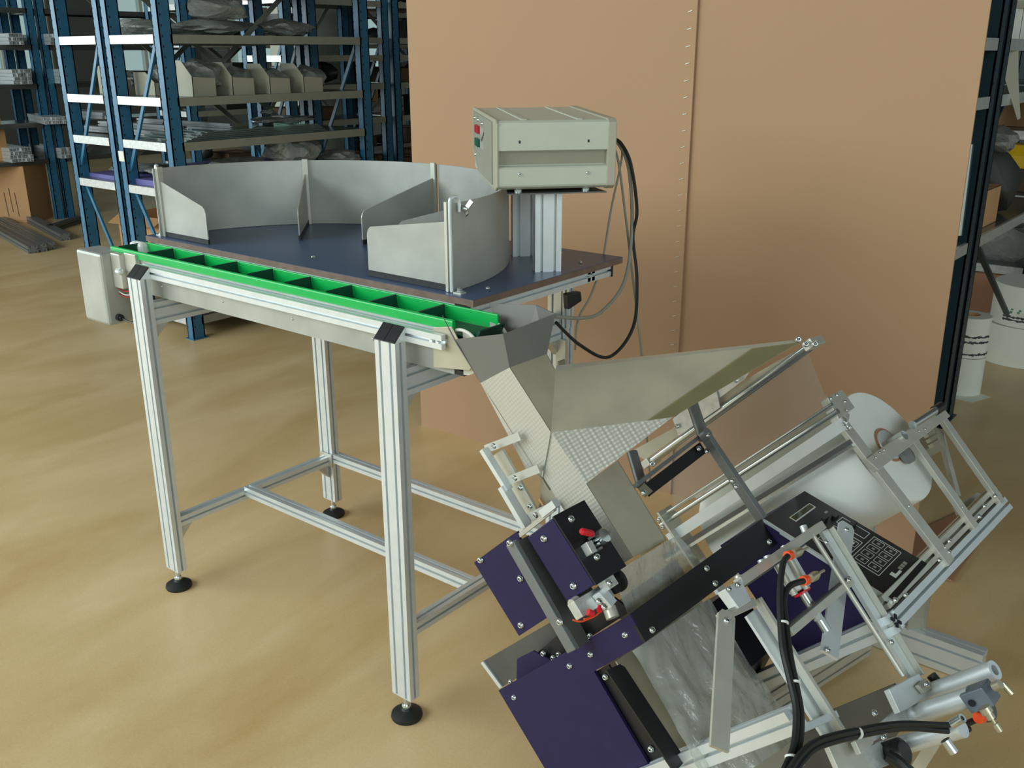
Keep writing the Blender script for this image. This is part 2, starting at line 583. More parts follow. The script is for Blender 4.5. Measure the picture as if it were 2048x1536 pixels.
def leg(x0, y0, ztop, cap):
    l = MB().prof((x0 + .03, y0 + .015, .0625), (x0 + .03, y0 + .015, ztop), X_, .06, .03, 2, 1)
    if cap:
        l.add([(x0, y0, ztop), (x0 + .06, y0, ztop), (x0 + .06, y0 + .03, ztop), (x0, y0 + .03, ztop), (x0, y0 + .03, ztop + .028), (x0 + .06, y0 + .03, ztop + .028)],
              [(0, 1, 2, 3), (0, 1, 5, 4), (1, 2, 5), (0, 4, 3), (3, 4, 5, 2)])
    o = l.build('leg', 'alu', table)
    if cap:
        for k in range(2):
            a = x0 + k * .0305
            MB().plate([(a, y0 - .001, ztop), (a + .0295, y0 - .001, ztop), (a + .0295, y0 + .0295, ztop + .0295), (a, y0 + .0295, ztop + .0295)], .003, n=(0, -1, 1)).build('end_cap', 'blackplastic', o, bevel=.0007)
    cx, cy = x0 + .03, y0 + .015
    MB().box((x0 + .001, y0 + .001, .060), (x0 + .059, y0 + .029, .0625)).build('foot_plate', 'alu', o)
    f = MB().lathe((cx, cy, 0), Z_, [(.036, 0), (.0375, .004), (.036, .011), (.026, .017), (.013, .021), (.011, .024)], 32).build('foot_pad', 'rubber', o, smooth=True)
    MB().lathe((cx, cy, .022), Z_, [(.007, 0), (.007, .039)], 14).lathe((cx, cy, .024), Z_, [(.010, 0), (.011, .004), (.011, .009), (.009, .012)], 12).build('foot_stem', 'chrome', o, smooth=True)
    return o


leg(0, 0, .926, True)
leg(LX - LW, 0, .926, True)
leg(0, .597, .955, False)
leg(LX - LW, .597, .955, False)


def beam(p0, p1, side, w, h, nw, nh, name='beam'):
    return MB().prof(p0, p1, side, w, h, nw, nh).build(name, 'alu', table)


# lower frame
beam((.030, .030, .208), (.030, .597, .208), X_, .03, .03, 1, 1, 'lower_crossbar')
beam((.969, .030, .229), (.969, .597, .229), X_, .03, .03, 1, 1, 'lower_crossbar')
beam((.045, .275, .222), (.954, .275, .226), Y_, .03, .03, 1, 1, 'lower_long_beam')
beam((.060, .612, .220), (.939, .612, .222), Y_, .03, .03, 1, 1, 'lower_long_beam')
MB().plate([(.062, .594, .19), (.004, .594, .19), (.004, .594, .236), (.062, .594, .236)], .002, n=(0, -1, 0)).build('corner_plate', 'alu_warm', table)
# upper frame
beam((.030, .030, .826), (.030, .597, .826), X_, .03, .06, 1, 2, 'upper_crossbar')
beam((.969, .030, .829), (.969, .597, .829), X_, .03, .06, 1, 2, 'upper_crossbar')
beam((.0, .045, .940), (1.10, .045, .940), Y_, .03, .03, 1, 1, 'front_beam')
beam((.0, .612, .970), (1.06, .612, .970), Y_, .03, .03, 1, 1, 'rear_beam')
beam((1.045, .165, .968), (1.045, .70, .968), X_, .03, .03, 1, 1, 'end_beam')
beam((-.105, .165, .968), (-.105, .70, .968), X_, .03, .03, 1, 1, 'end_beam')
beam((-.09, .170, .968), (1.03, .170, .968), Y_, .03, .03, 1, 1, 'inner_beam')
MB().box((1.028, .699, .951), (1.062, .705, .986)).build('end_cap', 'blackplastic', table)
MB().box((1.028, .150, .951), (1.062, .151, .986)).build('end_cap', 'blackplastic', table)
for x, z in ((.030, .796), (.969, .799), (.030, .193)):
    for (y, sg) in ((.032, 1), (.595, -1)):
        MB().plate([(x - .012, y, z), (x - .012, y + sg * .045, z), (x - .012, y, z - .045)], .024, n=(1, 0, 0)).build('corner_bracket', 'alu_warm', table)

# board
bd = MB().box((-.142, .150, .985), (1.080, .720, .9995)).build('board', 'board_edge', table, label='brown edge of the laminated board')
MB().box((-.1415, .1505, .9990), (1.0795, .7195, 1.0005)).build('laminate', 'board', bd, label='dark blue laminate surface')
for (x, y) in ((1.035, .25), (1.035, .60), (.47, .24), (.93, .66), (-.11, .66)):
    screw((x, y, 1.0003), Z_, .005, table)

# conveyor body
MB().box((-.13, .060, .868), (1.105, .0625, .979)).build('side_plate', 'sheet_mark', table)
MB().box((-.13, .143, .868), (1.105, .1455, .9515)).build('side_plate', 'sheet_mark', table)
MB().box((-.12, .0625, .868), (1.105, .143, .870)).build('bottom_plate', 'sheet_mark', table)
for i in range(9):
    x = -.06 + i * .143
    screw((x, .0600, .963), (0, -1, 0), .0032, table)
for i in range(5):
    screw((.06 + i * .27, .0600, .90), (0, -1, 0), .0036, table)
# green guide rails: rounded top
for (y0, y1, x0, x1) in ((.052, .061, -.163, 1.110), (.1440, .149, -.14, 1.150)):
    zt, zb = (.983, .9615) if y0 < .1 else (.983, .9515)
    r = MB()
    n = 6
    pts = [(y0, zb), (y1, zb)]
    cy, rr = (y0 + y1) / 2, (y1 - y0) / 2
    for k in range(n + 1):
        t = PI * k / n
        pts.append((cy + rr * math.cos(t), zt - rr + rr * math.sin(t)))
    r.plate([(x0, a, b) for a, b in pts], x1 - x0, n=(1, 0, 0))
    r.build('guide_rail', 'green', table, smooth=True)
# belt: loop from -.13 to 1.13 round two drums
belt = MB()
Zt, R = .952, .036
prof = []
for k in range(9):
    t = -PI / 2 + PI * k / 8
    prof.append((1.130 + R * math.cos(t), Zt - R + R * math.sin(t)))
for k in range(9):
    t = PI / 2 + PI * k / 8
    prof.append((-.125 + R * math.cos(t), Zt - R + R * math.sin(t)))
k = len(prof)
inner = []
for (x, z) in prof:
    cx = 1.130 if x > .5 else -.125
    dv = V((x - cx, 0, z - (Zt - R))).normalized()
    inner.append((x - dv.x * .003, z - dv.z * .003))
q = [(x, .0635, z) for x, z in prof] + [(x, .142, z) for x, z in prof] + [(x, .0635, z) for x, z in inner] + [(x, .142, z) for x, z in inner]
f = []
for i in range(k):
    j = (i + 1) % k
    f += [(i, j, k + j, k + i), (2 * k + i, 2 * k + j, 3 * k + j, 3 * k + i), (i, j, 2 * k + j, 2 * k + i), (k + i, k + j, 3 * k + j, 3 * k + i)]
belt.add(q, f)
bo = belt.build('conveyor_belt', 'belt', table, smooth=True)
for i in range(10):
    x = -.141 + i * .1434
    if i < 9:
        MB().plate([(x - .010, .0645, .952), (x + .010, .0645, .952), (x + .003, .0645, .957), (x + .002, .0645, .982), (x - .001, .0645, .983), (x - .003, .0645, .957)], .077, n=(0, 1, 0)).build('cleat', 'belt', bo)
        if i > 0:
            screw((x - .014, .143, .957), (0, -1, .6), .0035, table)
# last cleat tips over the drum
a = math.radians(52)
dr = V((math.cos(a), 0, math.sin(a)))
c0 = V((1.130, 0, Zt - R)) + dr * R
tg = V((-dr.z, 0, dr.x))
MB().plate([c0 + tg * .008 + Y_ * .0645, c0 - tg * .008 + Y_ * .0645, c0 - tg * .001 + dr * .031 + Y_ * .0645, c0 + tg * .002 + dr * .031 + Y_ * .0645], .077, n=Y_).build('cleat', 'belt', bo)
for x in (1.130, -.125):
    MB().lathe((x, .063, Zt - R), Y_, [(.032, 0), (.032, .080)], 28).build('drum', 'dark_steel', table, smooth=True)
# white drum flanges at both ends of the belt
for y in (.060, .1435):
    fl = MB()
    for cx, t0 in ((1.130, -90), (-.125, 90)):
        pts = []
        for kk in range(13):
            t = math.radians(t0 + 180 * kk / 12)
            pts.append((cx + .046 * math.cos(t), y, Zt - R + .002 + .046 * math.sin(t)))
        fl.plate(pts, .0035, n=(0, 1, 0))
    fl.build('drum_flange', 'alu_warm', table)
for y in (.0585, .1475):
    MB().path([(1.130 + .0475 * math.cos(math.radians(t)), y, Zt - R + .002 + .0475 * math.sin(math.radians(t))) for t in range(-20, 111, 13)], .0034, 8, 2).build('flange_rim', 'paper', table, label='cream rim of the drum flange', smooth=True)
# end plate with two bolts, black block under the head
MB().plate([(1.062, .0495, .962), (1.112, .0495, .972), (1.165, .0495, .90), (1.158, .0495, .890), (1.060, .0495, .877)], .003, n=(0, -1, 0)).build('end_plate', 'sheet', table, bevel=.001)
for x, z in ((1.066, .938), (1.083, .936)):
    MB().lathe((x, .047, z), (0, -1, 0), [(.007, 0), (.007, .006), (.004, .006), (.004, .012)], 6).build('bolt', 'chrome', table)
MB().box((1.105, .062, .868), (1.13, .14, .878)).build('end_block', 'blackplastic', table)
# motor housing at the left end
mh = MB().box((-.258, .0, .770), (-.130, .075, .972)).build('motor_housing', 'sheet_mark', table, bevel=.008)
MB().box((-.130, .03, .875), (-.085, .05, .972)).build('motor_bracket', 'alu_warm', table, bevel=.003)
MB().box((-.085, .045, .84), (-.03, .06, .975)).build('motor_bracket', 'alu_warm', table, bevel=.002)
MB().lathe((-.10, .028, .925), (1, 0, 0), [(.006, 0), (.009, .004), (.009, .02), (.005, .024)], 10).build('motor_gland', 'alu', table, smooth=True)
for z, m in ((.872, 'redbtn'), (.862, 'white'), (.856, 'redbtn')):
    MB().path([(-.125, .04, z), (-.09, .038, z - .004), (-.05, .045, z + .002), (-.01, .06, z + .01)], .0014, 6).build('motor_lead', m, table)
MB().lathe((-.13, .03, .79), (1, 0, 0), [(.010, 0), (.010, .012), (.007, .012), (.007, .02)], 12).build('cable_gland', 'blackplastic', table)
MB().path([(-.115, .03, .79), (-.06, .035, .785), (.0, .06, .80), (.03, .09, .82)], .0024, 8).build('motor_cable', 'blackplastic', table)
MB().box((-.185, .118, .93), (-.125, .148, .984)).build('end_cover', 'white', table, bevel=.01)

# ------------------------------------------------------------------ round guard wall with five dividers
RC, RR, RH = V((.455, .178, 1.0005)), .540, .187


def ring(t, z, r=RR): return RC + V((r * math.cos(math.radians(t)), r * math.sin(math.radians(t)), z))


for (a0, a1) in ((0, 45), (45, 90), (90, 135), (135, 182)):
    n = 14
    q, f = [], []
    for i in range(n + 1):
        t = a0 + .3 + (a1 - a0 - .6) * i / n
        q += [ring(t, .001), ring(t, RH), ring(t, RH, RR + .003), ring(t, .001, RR + .003)]
    for i in range(n):
        b = i * 4
        for kk in range(4):
            f.append((b + kk, b + (kk + 1) % 4, b + 4 + (kk + 1) % 4, b + 4 + kk))
    f += [(0, 1, 2, 3), (n * 4 + 3, n * 4 + 2, n * 4 + 1, n * 4)]
    MB().add(q, f).build('guard_wall', 'sheet_mark', table, smooth=True)
for t, r_in, h_in, dz in ((180, .333, .095, .0), (135, .268, .080, .004), (91, .250, .085, .004), (45, .268, .085, 0), (0.0, .284, .108, 0)):
    d = V((math.cos(math.radians(t)), math.sin(math.radians(t)), 0))
    nrm = V((-d.y, d.x, 0))
    o_h = .150 if t not in (0, 180) else (.150 if t == 0 else .155)
    p = [RC + d * (RR - .003) + Z_ * .012, RC + d * (RR - .003) + Z_ * o_h, RC + d * (r_in + .012) + Z_ * (h_in + .006), RC + d * (r_in + .004) + Z_ * (h_in - .001), RC + d * r_in + Z_ * (h_in - .012), RC + d * r_in + Z_ * .012]
    dv = MB().plate(p, .003, n=nrm).build('divider', 'sheet_mark', table)
    MB().plate([RC + d * (RR - .003) + Z_ * .001 - nrm * .001, RC + d * (RR - .003) + Z_ * .014 - nrm * .001, RC + d * (r_in - .001) + Z_ * .014 - nrm * .001, RC + d * (r_in - .001) + Z_ * .001 - nrm * .001], .005, n=nrm).build('rubber_lip', 'rubber', dv)
    # post angle on the wall
    MB().bar(RC + d * (RR - .006) + Z_ * .001, RC + d * (RR - .006) + Z_ * (RH + .004), .016, .007, up=d).build('wall_post', 'alu_warm', table)
    MB().bar(RC + d * (RR + .012) + Z_ * .0015, RC + d * (RR + .034) + Z_ * .0015, .018, .003).build('foot_tab', 'alu_warm', table)
    MB().lathe(RC + d * (RR + .024) + Z_ * .003, Z_, [(.009, 0), (.009, .002), (.006, .002), (.006, .008), (.003, .010)], 8).build('bolt', 'chrome', table)
# hooked strip and wing nut at the front right end of the wall
e = ring(0, 0)
MB().path([e + V((0.004, -.004, .001)), e + V((.004, -.004, .10)), e + V((.004, -.004, RH)), e + V((.006, .0, RH + .012)), e + V((.008, .010, RH + .014)), e + V((.009, .018, RH + .004)), e + V((.009, .019, RH - .018))], .0038, 8, 5).build('edge_trim', 'alu', table, smooth=True)
wc = e + V((.006, .030, RH - .012))
wn_ = MB().lathe(wc, (1, 0, 0), [(.005, 0), (.006, .004), (.005, .012), (.003, .014)], 12)
wn_.bar(wc + V((.012, 0, 0)), wc + V((.022, .008, .016)), .010, .003, up=(0, 1, 0)).bar(wc + V((.012, 0, 0)), wc + V((.022, -.008, -.012)), .010, .003, up=(0, 1, 0))
wn_.build('wing_nut', 'chrome', table, smooth=True)
e2 = ring(180, 0)
MB().path([e2 + V((-.002, -.006, .001)), e2 + V((-.002, -.006, .1)), e2 + V((-.002, -.006, RH)), e2 + V((-.004, .002, RH + .006))], .0036, 8, 4).build('edge_trim', 'alu', table, smooth=True)

# ------------------------------------------------------------------ posts and mounting plate for the control box
PA = math.radians(48.2)
PX = V((math.cos(PA), math.sin(PA), 0))      # along the box face
PY = V((-PX.y, PX.x, 0))                     # away from the camera
P0 = V((1.0375, .465, 1.0005))
MB().prof(P0 + PY * .015, P0 + PY * .015 + Z_ * .187, PX, .062, .03, 2, 1).build('post', 'alu', table)
P1 = V((.872, .585, 1.0005))
MB().prof(P1, P1 + Z_ * .187, PX, .062, .03, 2, 1).build('post', 'alu', table)
bx = P0 - PY * .055 + PX * .001             # centre of the box front bottom edge
MB().hexa([bx + PX * a + PY * b + Z_ * z for z in (.187, .190) for a, b in ((-.105, .0), (.120, .0), (.085, .26), (-.07, .26))]).build('mounting_plate', 'dark_steel', table)
# clamp lever, cable plate and white bracket on the right rear leg
MB().box((.975, .585, .70), (1.005, .596, .80)).build('rear_bracket', 'alu_warm', table, bevel=.002)
MB().box((.999, .560, .66), (1.004, .59, .75)).build('rear_bracket', 'galv_side', table)
MB().plate([(1.004, .575, .885), (1.012, .62, .90), (1.012, .615, .925), (1.004, .57, .925)], .02, n=(1, -.2, 0)).build('cable_clamp', 'blackplastic', table, bevel=.003)
beam((1.0, .60, .83), (1.0, .60, .955), X_, .02, .02, 1, 1, 'cable_post')

# ------------------------------------------------------------------ control box
cb = thing('control_box', bx + PY * .16 + Z_ * .2, 'light grey electronic control box on a short post above the table', 'control box')
TL = math.radians(1.2)
CZ = V((0, 0, 1)) * math.cos(TL) - PY * math.sin(TL)
CY = PY * math.cos(TL) + V((0, 0, 1)) * math.sin(TL)
B0 = bx + Z_ * .1975 - PX * .003


def cbp(a, b, z): return B0 + PX * a + CY * b + CZ * z


W2, DP, HH = .121, .40, .146
# side skin, in profile (b, z): top strip, recessed channel, bottom strip
sk = [(0.012, 0), (0.002, .006), (0.0, .010), (0.0, .046), (.003, .049), (.014, .0515), (.014, .081), (.003, .083), (0, .085), (0, .136), (.003, .143), (.010, .147),
      (DP - .01, .147), (DP, .141), (DP, .006), (DP - .01, 0)]
MB().plate([cbp(-W2, b, z) for b, z in sk], 2 * W2, n=PX).build('housing', 'beige', cb)
for a0, a1, nm in ((-W2 - .006, -W2, 'front_bezel'), (W2, W2 + .020, 'rear_bezel')):
    MB().plate([cbp(a0, b, z) for b, z in ((.014, -.003), (-.002, .006), (-.002, .142), (.012, .150), (DP - .012, .150), (DP, .142), (DP, .04), (DP - .1, -.003))], a1 - a0, n=PX).build(nm, 'beige_d', cb, bevel=.002)
fp = MB().plate([cbp(-W2 - .0065, b, z) for b, z in ((.05, .006), (.05, .142), (.37, .142), (.37, .05), (.29, .006))], .002, n=-PX).build('front_panel', 'galv_side', cb, label='grey front panel with two square buttons')
for z, m in ((.107, 'redbtn'), (.076, 'grnbtn')):
    MB().hexa([cbp(-W2 - a, b, zz) for a in (.008, .016) for b, zz in ((.24, z - .009), (.29, z - .009), (.29, z + .009), (.24, z + .009))]).build('button', m, cb, bevel=.001)
    MB().hexa([cbp(-W2 - a, b, zz) for a in (.008, .0095) for b, zz in ((.18, z - .009), (.235, z - .009), (.235, z + .009), (.18, z + .009))]).build('button_plate', 'alu_warm', cb)
txt = MB()
for k_ in range(4):
    txt.hexa([cbp(-W2 - a, .17 + .012 * k_ + b, .10 - .006 * k_ + zz) for a in (.0095, .0098) for b, zz in ((0, 0), (.006, 0), (.006, .008), (0, .008))])
txt.build('button_lettering', 'dark_print', cb)
for b, z in ((.33, .128), (.27, .128), (.33, .04), (.20, .125)):
    screw(cbp(-W2 - .0085, b, z), -PX, .004, cb)
for a in (-.075, .078):
    screw(cbp(a, 0, .034), -CY, .0042, cb)
    MB().hexa([cbp(a + da, b, .103 + dz) for b in (-.0004, .004) for da, dz in ((-.002, -.003), (.002, -.003), (.002, .003), (-.002, .003))]).build('slot', 'slot', cb)
    MB().lathe(B0 + PX * a + PY * .016 + Z_ * -.0075, Z_, [(.009, 0), (.009, .006), (.006, .008)], 12).build('rubber_foot', 'chrome', cb, smooth=True)
    MB().lathe(B0 + PX * a * .8 + PY * .24 + Z_ * -.0075, Z_, [(.009, 0), (.009, .014)], 12).build('rubber_foot', 'rubber', cb, smooth=True)
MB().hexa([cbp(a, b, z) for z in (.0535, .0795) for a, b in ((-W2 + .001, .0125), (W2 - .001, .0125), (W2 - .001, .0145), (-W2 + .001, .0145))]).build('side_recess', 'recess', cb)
for a in (-.062, .062):
    MB().hexa([cbp(a + da, b, .1468 + dz) for dz in (0, .0022) for da, b in ((-.006, .02), (.006, .02), (.006, .38), (-.006, .38))]).build('top_rib', 'beige', cb)
MB().hexa([cbp(a, b, z) for z in (0, -.002) for a, b in ((-.1, .03), (.1, .03), (.1, .36), (-.1, .36))]).build('base_plate', 'slot', cb)
# ------------------------------------------------------------------ sight lines: a point of the picture on a known plane
def ray(px): return _r * ((px[0] - 1024) / F_PX) + _d * ((px[1] - 768) / F_PX) + _f


def hit(px, p, n):
    r = ray(px)
    return CAM + r * (V(n).dot(V(p) - CAM) / V(n).dot(r))


# ------------------------------------------------------------------ cables hanging from the control box
CP = V((.955, .70, 1.1))
CN = V((_f.x, _f.y, 0)).normalized()


def cable(name, pts, r, m, label):
    P = [hit(p, CP + CN * dz, CN) for (p, dz) in pts]
    o = MB().path(P, r, 8, 8).build(name, m, None, smooth=True)
    return tag(o, label, 'cable')


cable('cable', [((1226, 276), .0), ((1243, 288), -.02), ((1262, 330), -.04), ((1274, 420), -.03), ((1266, 475), -.02), ((1274, 560), -.04), ((1266, 655), -.10), ((1218, 714), -.16), ((1160, 690), -.2), ((1112, 645), -.26)], .0042, 'rubber', 'black power cable looping down from the control box past the rear leg')
cable('cable', [((1226, 282), .01), ((1240, 292), -.01), ((1258, 340), -.03), ((1264, 450), -.02), ((1250, 560), -.06), ((1205, 622), -.14), ((1165, 636), -.2), ((1110, 633), -.27)], .0044, 'greycable', 'thick grey cable curving from the control box to the clamp on the rear leg')
cable('cable', [((1226, 270), .02), ((1240, 292), .0), ((1243, 320), -.0), ((1222, 420), -.0), ((1205, 520), -.03), ((1182, 590), -.1), ((1156, 640), -.15), ((1150, 700), -.16)], .0026, 'greycable', 'thin grey cable slanting from the control box down behind the table')
cable('cable', [((1226, 288), .02), ((1238, 330), .0), ((1252, 440), -.0), ((1266, 560), -.02), ((1278, 660), -.05), ((1284, 720), -.05), ((1290, 830), -.04), ((1300, 960), .0)], .0030, 'greycable', 'grey cable hanging straight down in front of the cardboard partition')

# ------------------------------------------------------------------ the bagging machine, tilted by 45 degrees
MY = math.radians(-3.5)
XH = V((math.cos(MY), math.sin(MY), 0))
U = V((-math.sin(MY), math.cos(MY), 0))
DN = (XH - Z_).normalized()          # machine 'down'
W = (XH + Z_).normalized()           # machine 'front'
MO = hit((1019, 735), (0, .04, 0), (0, 1, 0))
SC = 1.0306


def m(u, v, w): return MO + (U * u + DN * v + W * w) * SC


def L(px, ax, val):
    n = {'u': U, 'v': DN, 'w': W}[ax]
    return hit(px, MO + n * val * SC, n)


mc = thing('bagging_machine', (1.75, .3, 0), 'tilted film bagging machine with violet blue covers, black keypad console and dimpled steel chute', 'packing machine')


def poly(name, pxs, ax, val, th, mt, n=None, label=None, bevel=0, parent=mc):
    """flat plate lying in a plane of the machine"""
    nn = {'u': -U, 'v': -DN, 'w': W}[ax] if n is None else n
    return MB().plate([L(p, ax, val) for p in pxs], -th, n=nn).build(name, mt, parent, label, bevel=bevel)


def pscrew(px, ax, val, r=.0055, parent=mc):
    n = {'u': -U, 'v': -DN, 'w': W}[ax]
    return screw(L(px, ax, val), n, r, parent)


# --- chute: funnel mouth, upper tube, lower tube
fu = {}
E0 = m(0, 0, 0)
e_mid = L((1006, 668), 'w', .004)
b1 = L((961, 766), 'u', 0)
b3 = L((1094, 708), 'w', 0)
r1 = L((907, 679), 'u', -.016)
e_mid = hit((1006, 668), E0, (r1 - E0).cross(b1 - E0))
r3 = hit((1111, 627), E0, (e_mid - E0).cross(b3 - E0))
back_r = L((1073, 610), 'u', .125)
back_l = L((979, 607), 'u', .125)
b_bl = b1 + U * .115
b_br = b3 + (b1 - E0)
spike = L((884, 631), 'u', -.017)
T = .002
MB().plate([r1, e_mid, E0, b1], T, n=U).build('funnel_side', 'funnel', mc)
MB().plate([e_mid, r3, b3, E0], T, n=-W).build('funnel_front', 'funnel', mc)
MB().plate([r3, back_r, b_br, b3], T, n=-U).build('funnel_side', 'funnel', mc)
MB().plate([back_r, back_l, b_bl, b_br], T).build('funnel_back', 'funnel', mc)
MB().plate([spike, r1, b1, L((915, 690), 'u', -.0165)], T, n=U).build('funnel_ear', 'funnel', mc)
# upper tube
B_ = L((1102, 865), 'w', 0)
A_ = L((1111, 740), 'w', 0)
cc = L((1086, 953), 'u', 0)
e4 = L((1172, 967), 'w', 0)
lowl = L((1119, 1006), 'u', 0)
MB().plate([E0, b1, L((1056, 946), 'u', 0), cc, B_], T, n=U).build('chute_side', 'dimple', mc, label='dimpled steel side of the chute')
MB().plate([E0, b3, A_, B_], T, n=-W).build('chute_front', 'sheet', mc, label='plain steel front of the chute')
MB().plate([b1, b_bl, b_bl + DN * .25, b1 + DN * .25], T, n=W).build('chute_back', 'sheet', mc)
MB().plate([b3, A_, A_ + (b1 - E0) * .9, b_br], T, n=-U).build('chute_side', 'sheet', mc, label='plain steel side of the chute')
# forming collar: dimpled nose, lower wing, front wing
def onplane(px, a, b, c): return hit(px, a, (b - a).cross(c - a))


t2 = L((1601, 684), 'u', .50)
fe = onplane((1344, 835), A_, B_, t2)
nose = m(-.012, .2, .008)
MB().plate([B_, cc, lowl, e4], T, n=U).build('collar_nose', 'dimple', mc, label='brightly dimpled nose of the forming collar')
MB().plate([B_, e4, fe], T, n=-W).build('collar_wing', 'dimple', mc, label='dimpled triangular wing of the forming collar')
MB().plate([A_, B_, fe, t2], T, n=-W).build('collar_wing', 'sheet', mc, label='plain steel wing of the forming collar')
pf = [onplane(p_, A_, B_, t2) + W * .0015 for p_ in ((1292, 842), (1503, 697), (1598, 685), (1347, 834))]  # thin tinted sheet: the wing's dark reflected band put into colour
MB().add(pf, [(0, 1, 2, 3)]).build('wing_dark_band', 'band_tint', mc, label='tinted sheet standing in for the dark reflection on the wing')
MB().plate([A_, t2, L((1598, 679), 'u', .505), L((1113, 731), 'w', -.01)], .003, n=DN).build('wing_rim', 'alu_warm', mc)
MB().bar(B_ - U * .002, cc - U * .002, .0022, .0022, up=U).build('collar_seam', 'chrome', mc)
# lower tube
e5 = L((1265, 1115), 'w', 0)
tr, br = L((1236, 921), 'w', 0), L((1333, 1080), 'w', 0)
MB().plate([e4, tr, br, e5], T, n=-W).build('chute_front', 'sheet', mc, label='plain steel front of the lower chute')
MB().plate([e4, lowl, lowl + (e5 - e4), e5], T, n=U).build('chute_side', 'dimple', mc, label='dimpled steel side of the lower chute')
MB().plate([tr, br, br - W * .075, tr - W * .075], T, n=-U).build('chute_side', 'sheet', mc, label='plain steel side of the lower chute')

# --- roller bar, sheet strip and clear film behind the collar
rl, rr_ = L((1297, 926), 'u', .51), L((1622, 689), 'u', .51)
MB().tube(rl, rr_, .008, 16).build('film_roller', 'chrome', mc, smooth=True)
rl2, rr2 = L((1318, 918), 'u', .53), L((1630, 694), 'u', .53)
MB().tube(rl2, rr2, .0035, 10).build('guide_rod', 'chrome', mc, smooth=True)
for p in (rl, rr_):
    MB().bar(p - U * .012 - DN * .002, p + U * .035 + DN * .002, .018, .024, up=W).build('roller_bearing', 'alu_warm', mc, bevel=.001)
for px in ((1597, 679), (1612, 688), (1630, 688), (1305, 928)):
    screw(L(px, 'u', .49), -U + W, .007, mc)
MB().plate([L(p, 'u', .515) for p in ((1262, 903), (1290, 920), (1600, 697), (1515, 745), (1340, 860))], .002, n=U).build('film_tray', 'sheet', mc, label='polished strip under the film roller')
MB().plate([L(p, 'u', .50) for p in ((1345, 838), (1357, 872), (1440, 815), (1430, 770))], .002, n=U).build('tray_bracket', 'galv', mc)
MB().plate([L(p, 'u', .505) for p in ((1420, 790), (1500, 742), (1490, 758), (1440, 795))], .002, n=U).build('tray_bracket', 'galv', mc)
pscrew((1472, 761), 'u', .495)
pscrew((1354, 853), 'u', .495)

# --- tubes, grey post and black cross plate carrying the film roller
MB().tube(L((1384, 806), 'w', .0), L((1408, 878), 'w', .0), .0125, 20).build('support_tube', 'grey_bar', mc, smooth=True)
MB().tube(L((1264, 905), 'w', -.05), L((1284, 972), 'w', -.05), .0115, 20).build('support_tube', 'grey_bar', mc, smooth=True)
MB().bar(L((1409, 868), 'w', .02), L((1524, 1038), 'w', .02), .016, .020, up=W).build('grey_post', 'grey_bar', mc, bevel=.001)
MB().lathe(L((1412, 868), 'w', .03), W, [(.012, -.01), (.012, .006), (.006, .007)], 16).build('post_knuckle', 'grey_bar', mc, smooth=True)
pscrew((1415, 870), 'w', .036, .005)
poly('cross_plate', [(1284, 972), (1400, 884), (1413, 905), (1300, 992)], 'w', .0, .004, 'black', label='black cross plate')
MB().bar(L((1270, 972), 'w', .004), L((1396, 876), 'w', .004), .008, .02, up=W).build('cross_bar', 'grey_bar', mc)
for px in ((1397, 897), (1413, 902), (1287, 985)): pscrew(px, 'w', .004, .006)
for px in ((1464, 961), (1472, 973)): pscrew(px, 'w', .034, .006)
MB().plate([L(p, 'w', .0) for p in ((1276, 978), (1284, 968), (1302, 985), (1290, 995))], .006, n=W).build('end_lug', 'brass', mc)

# --- rods and rails along the front of the film path
UA = .535


def wbar(name, a, b, w_, h_, mt, u=UA, label=None):
    p, q = L(a, 'u', u), L(b, 'u', u)
    return MB().bar(p, q, w_, h_, up=-U).build(name, mt, mc, label)


def wrod(name, a, b, r, mt='chrome', u=UA): return MB().tube(L(a, 'u', u), L(b, 'u', u), r, 14).build(name, mt, mc, smooth=True)


wrod('film_rod', (1318, 1036), (1664, 808), .0042)
wrod('film_rod', (1322, 1050), (1676, 822), .0062)
wbar('flat_rail', (1338, 1078), (1690, 845), .026, .006, 'alu')
wbar('slotted_rail', (1330, 1112), (1703, 882), .010, .016, 'dark_steel')
wbar('slotted_rail', (1334, 1120), (1706, 889), .007, .010, 'chrome')
MB().plate([m(UA + .035, .345, -.345), m(UA + .035, .50, -.345), m(UA - .02, .50, -.345), m(UA - .02, .345, -.345)], .006, n=W).build('rail_end_plate', 'alu_warm', mc)
for px in ((1318, 1040), (1326, 1054), (1690, 846), (1697, 856)): pscrew(px, 'u', UA - .012, .006)
MB().bar(m(UA + .015, .49, -.342), m(UA + .015, .74, -.342), .03, .012, up=W).build('roll_arm', 'alu', mc)
# transparent film from the rods up to the roller and from the roll to the rods
fa, fb = m(.512, .252, -.24), m(.512, .252, .225)
fc, fd = m(UA - .006, .358, .185), m(UA - .006, .358, -.30)
fm = tag(MB().grid(lambda a, b: (fa + (fb - fa) * b) * (1 - a) + (fd + (fc - fd) * b) * a, 6, 6).build('film_web', 'film', None, smooth=True),
         'clear plastic film stretched from the guide rods up to the roller bar', 'plastic film')

# --- roll stand: base rail, three arms, cross plate, spindle
RWV = .727
rc = L((1797, 1236), 'w', .17)
re = L((2018, 1004), 'w', .17)
MB().prof(rc + DN * -.0 - W * .018, re - W * .018, DN, .03, .036, 1, 1).build('stand_rail', 'alu', mc)
a_ = MB()
MB().prof(rc - DN * .034 - W * .018, re - DN * .034 - W * .018, DN, .026, .03, 1, 1).build('stand_rail', 'alu_warm', mc)


def arm(top, bot, w_, wv=.17, nm='roll_arm'):
    p, q = L(top, 'w', wv), L(bot, 'w', wv)
    o = MB().bar(p, q + (q - p).normalized() * .02, w_, .012, up=W).build(nm, 'alu_warm', mc, bevel=.001)
    return o


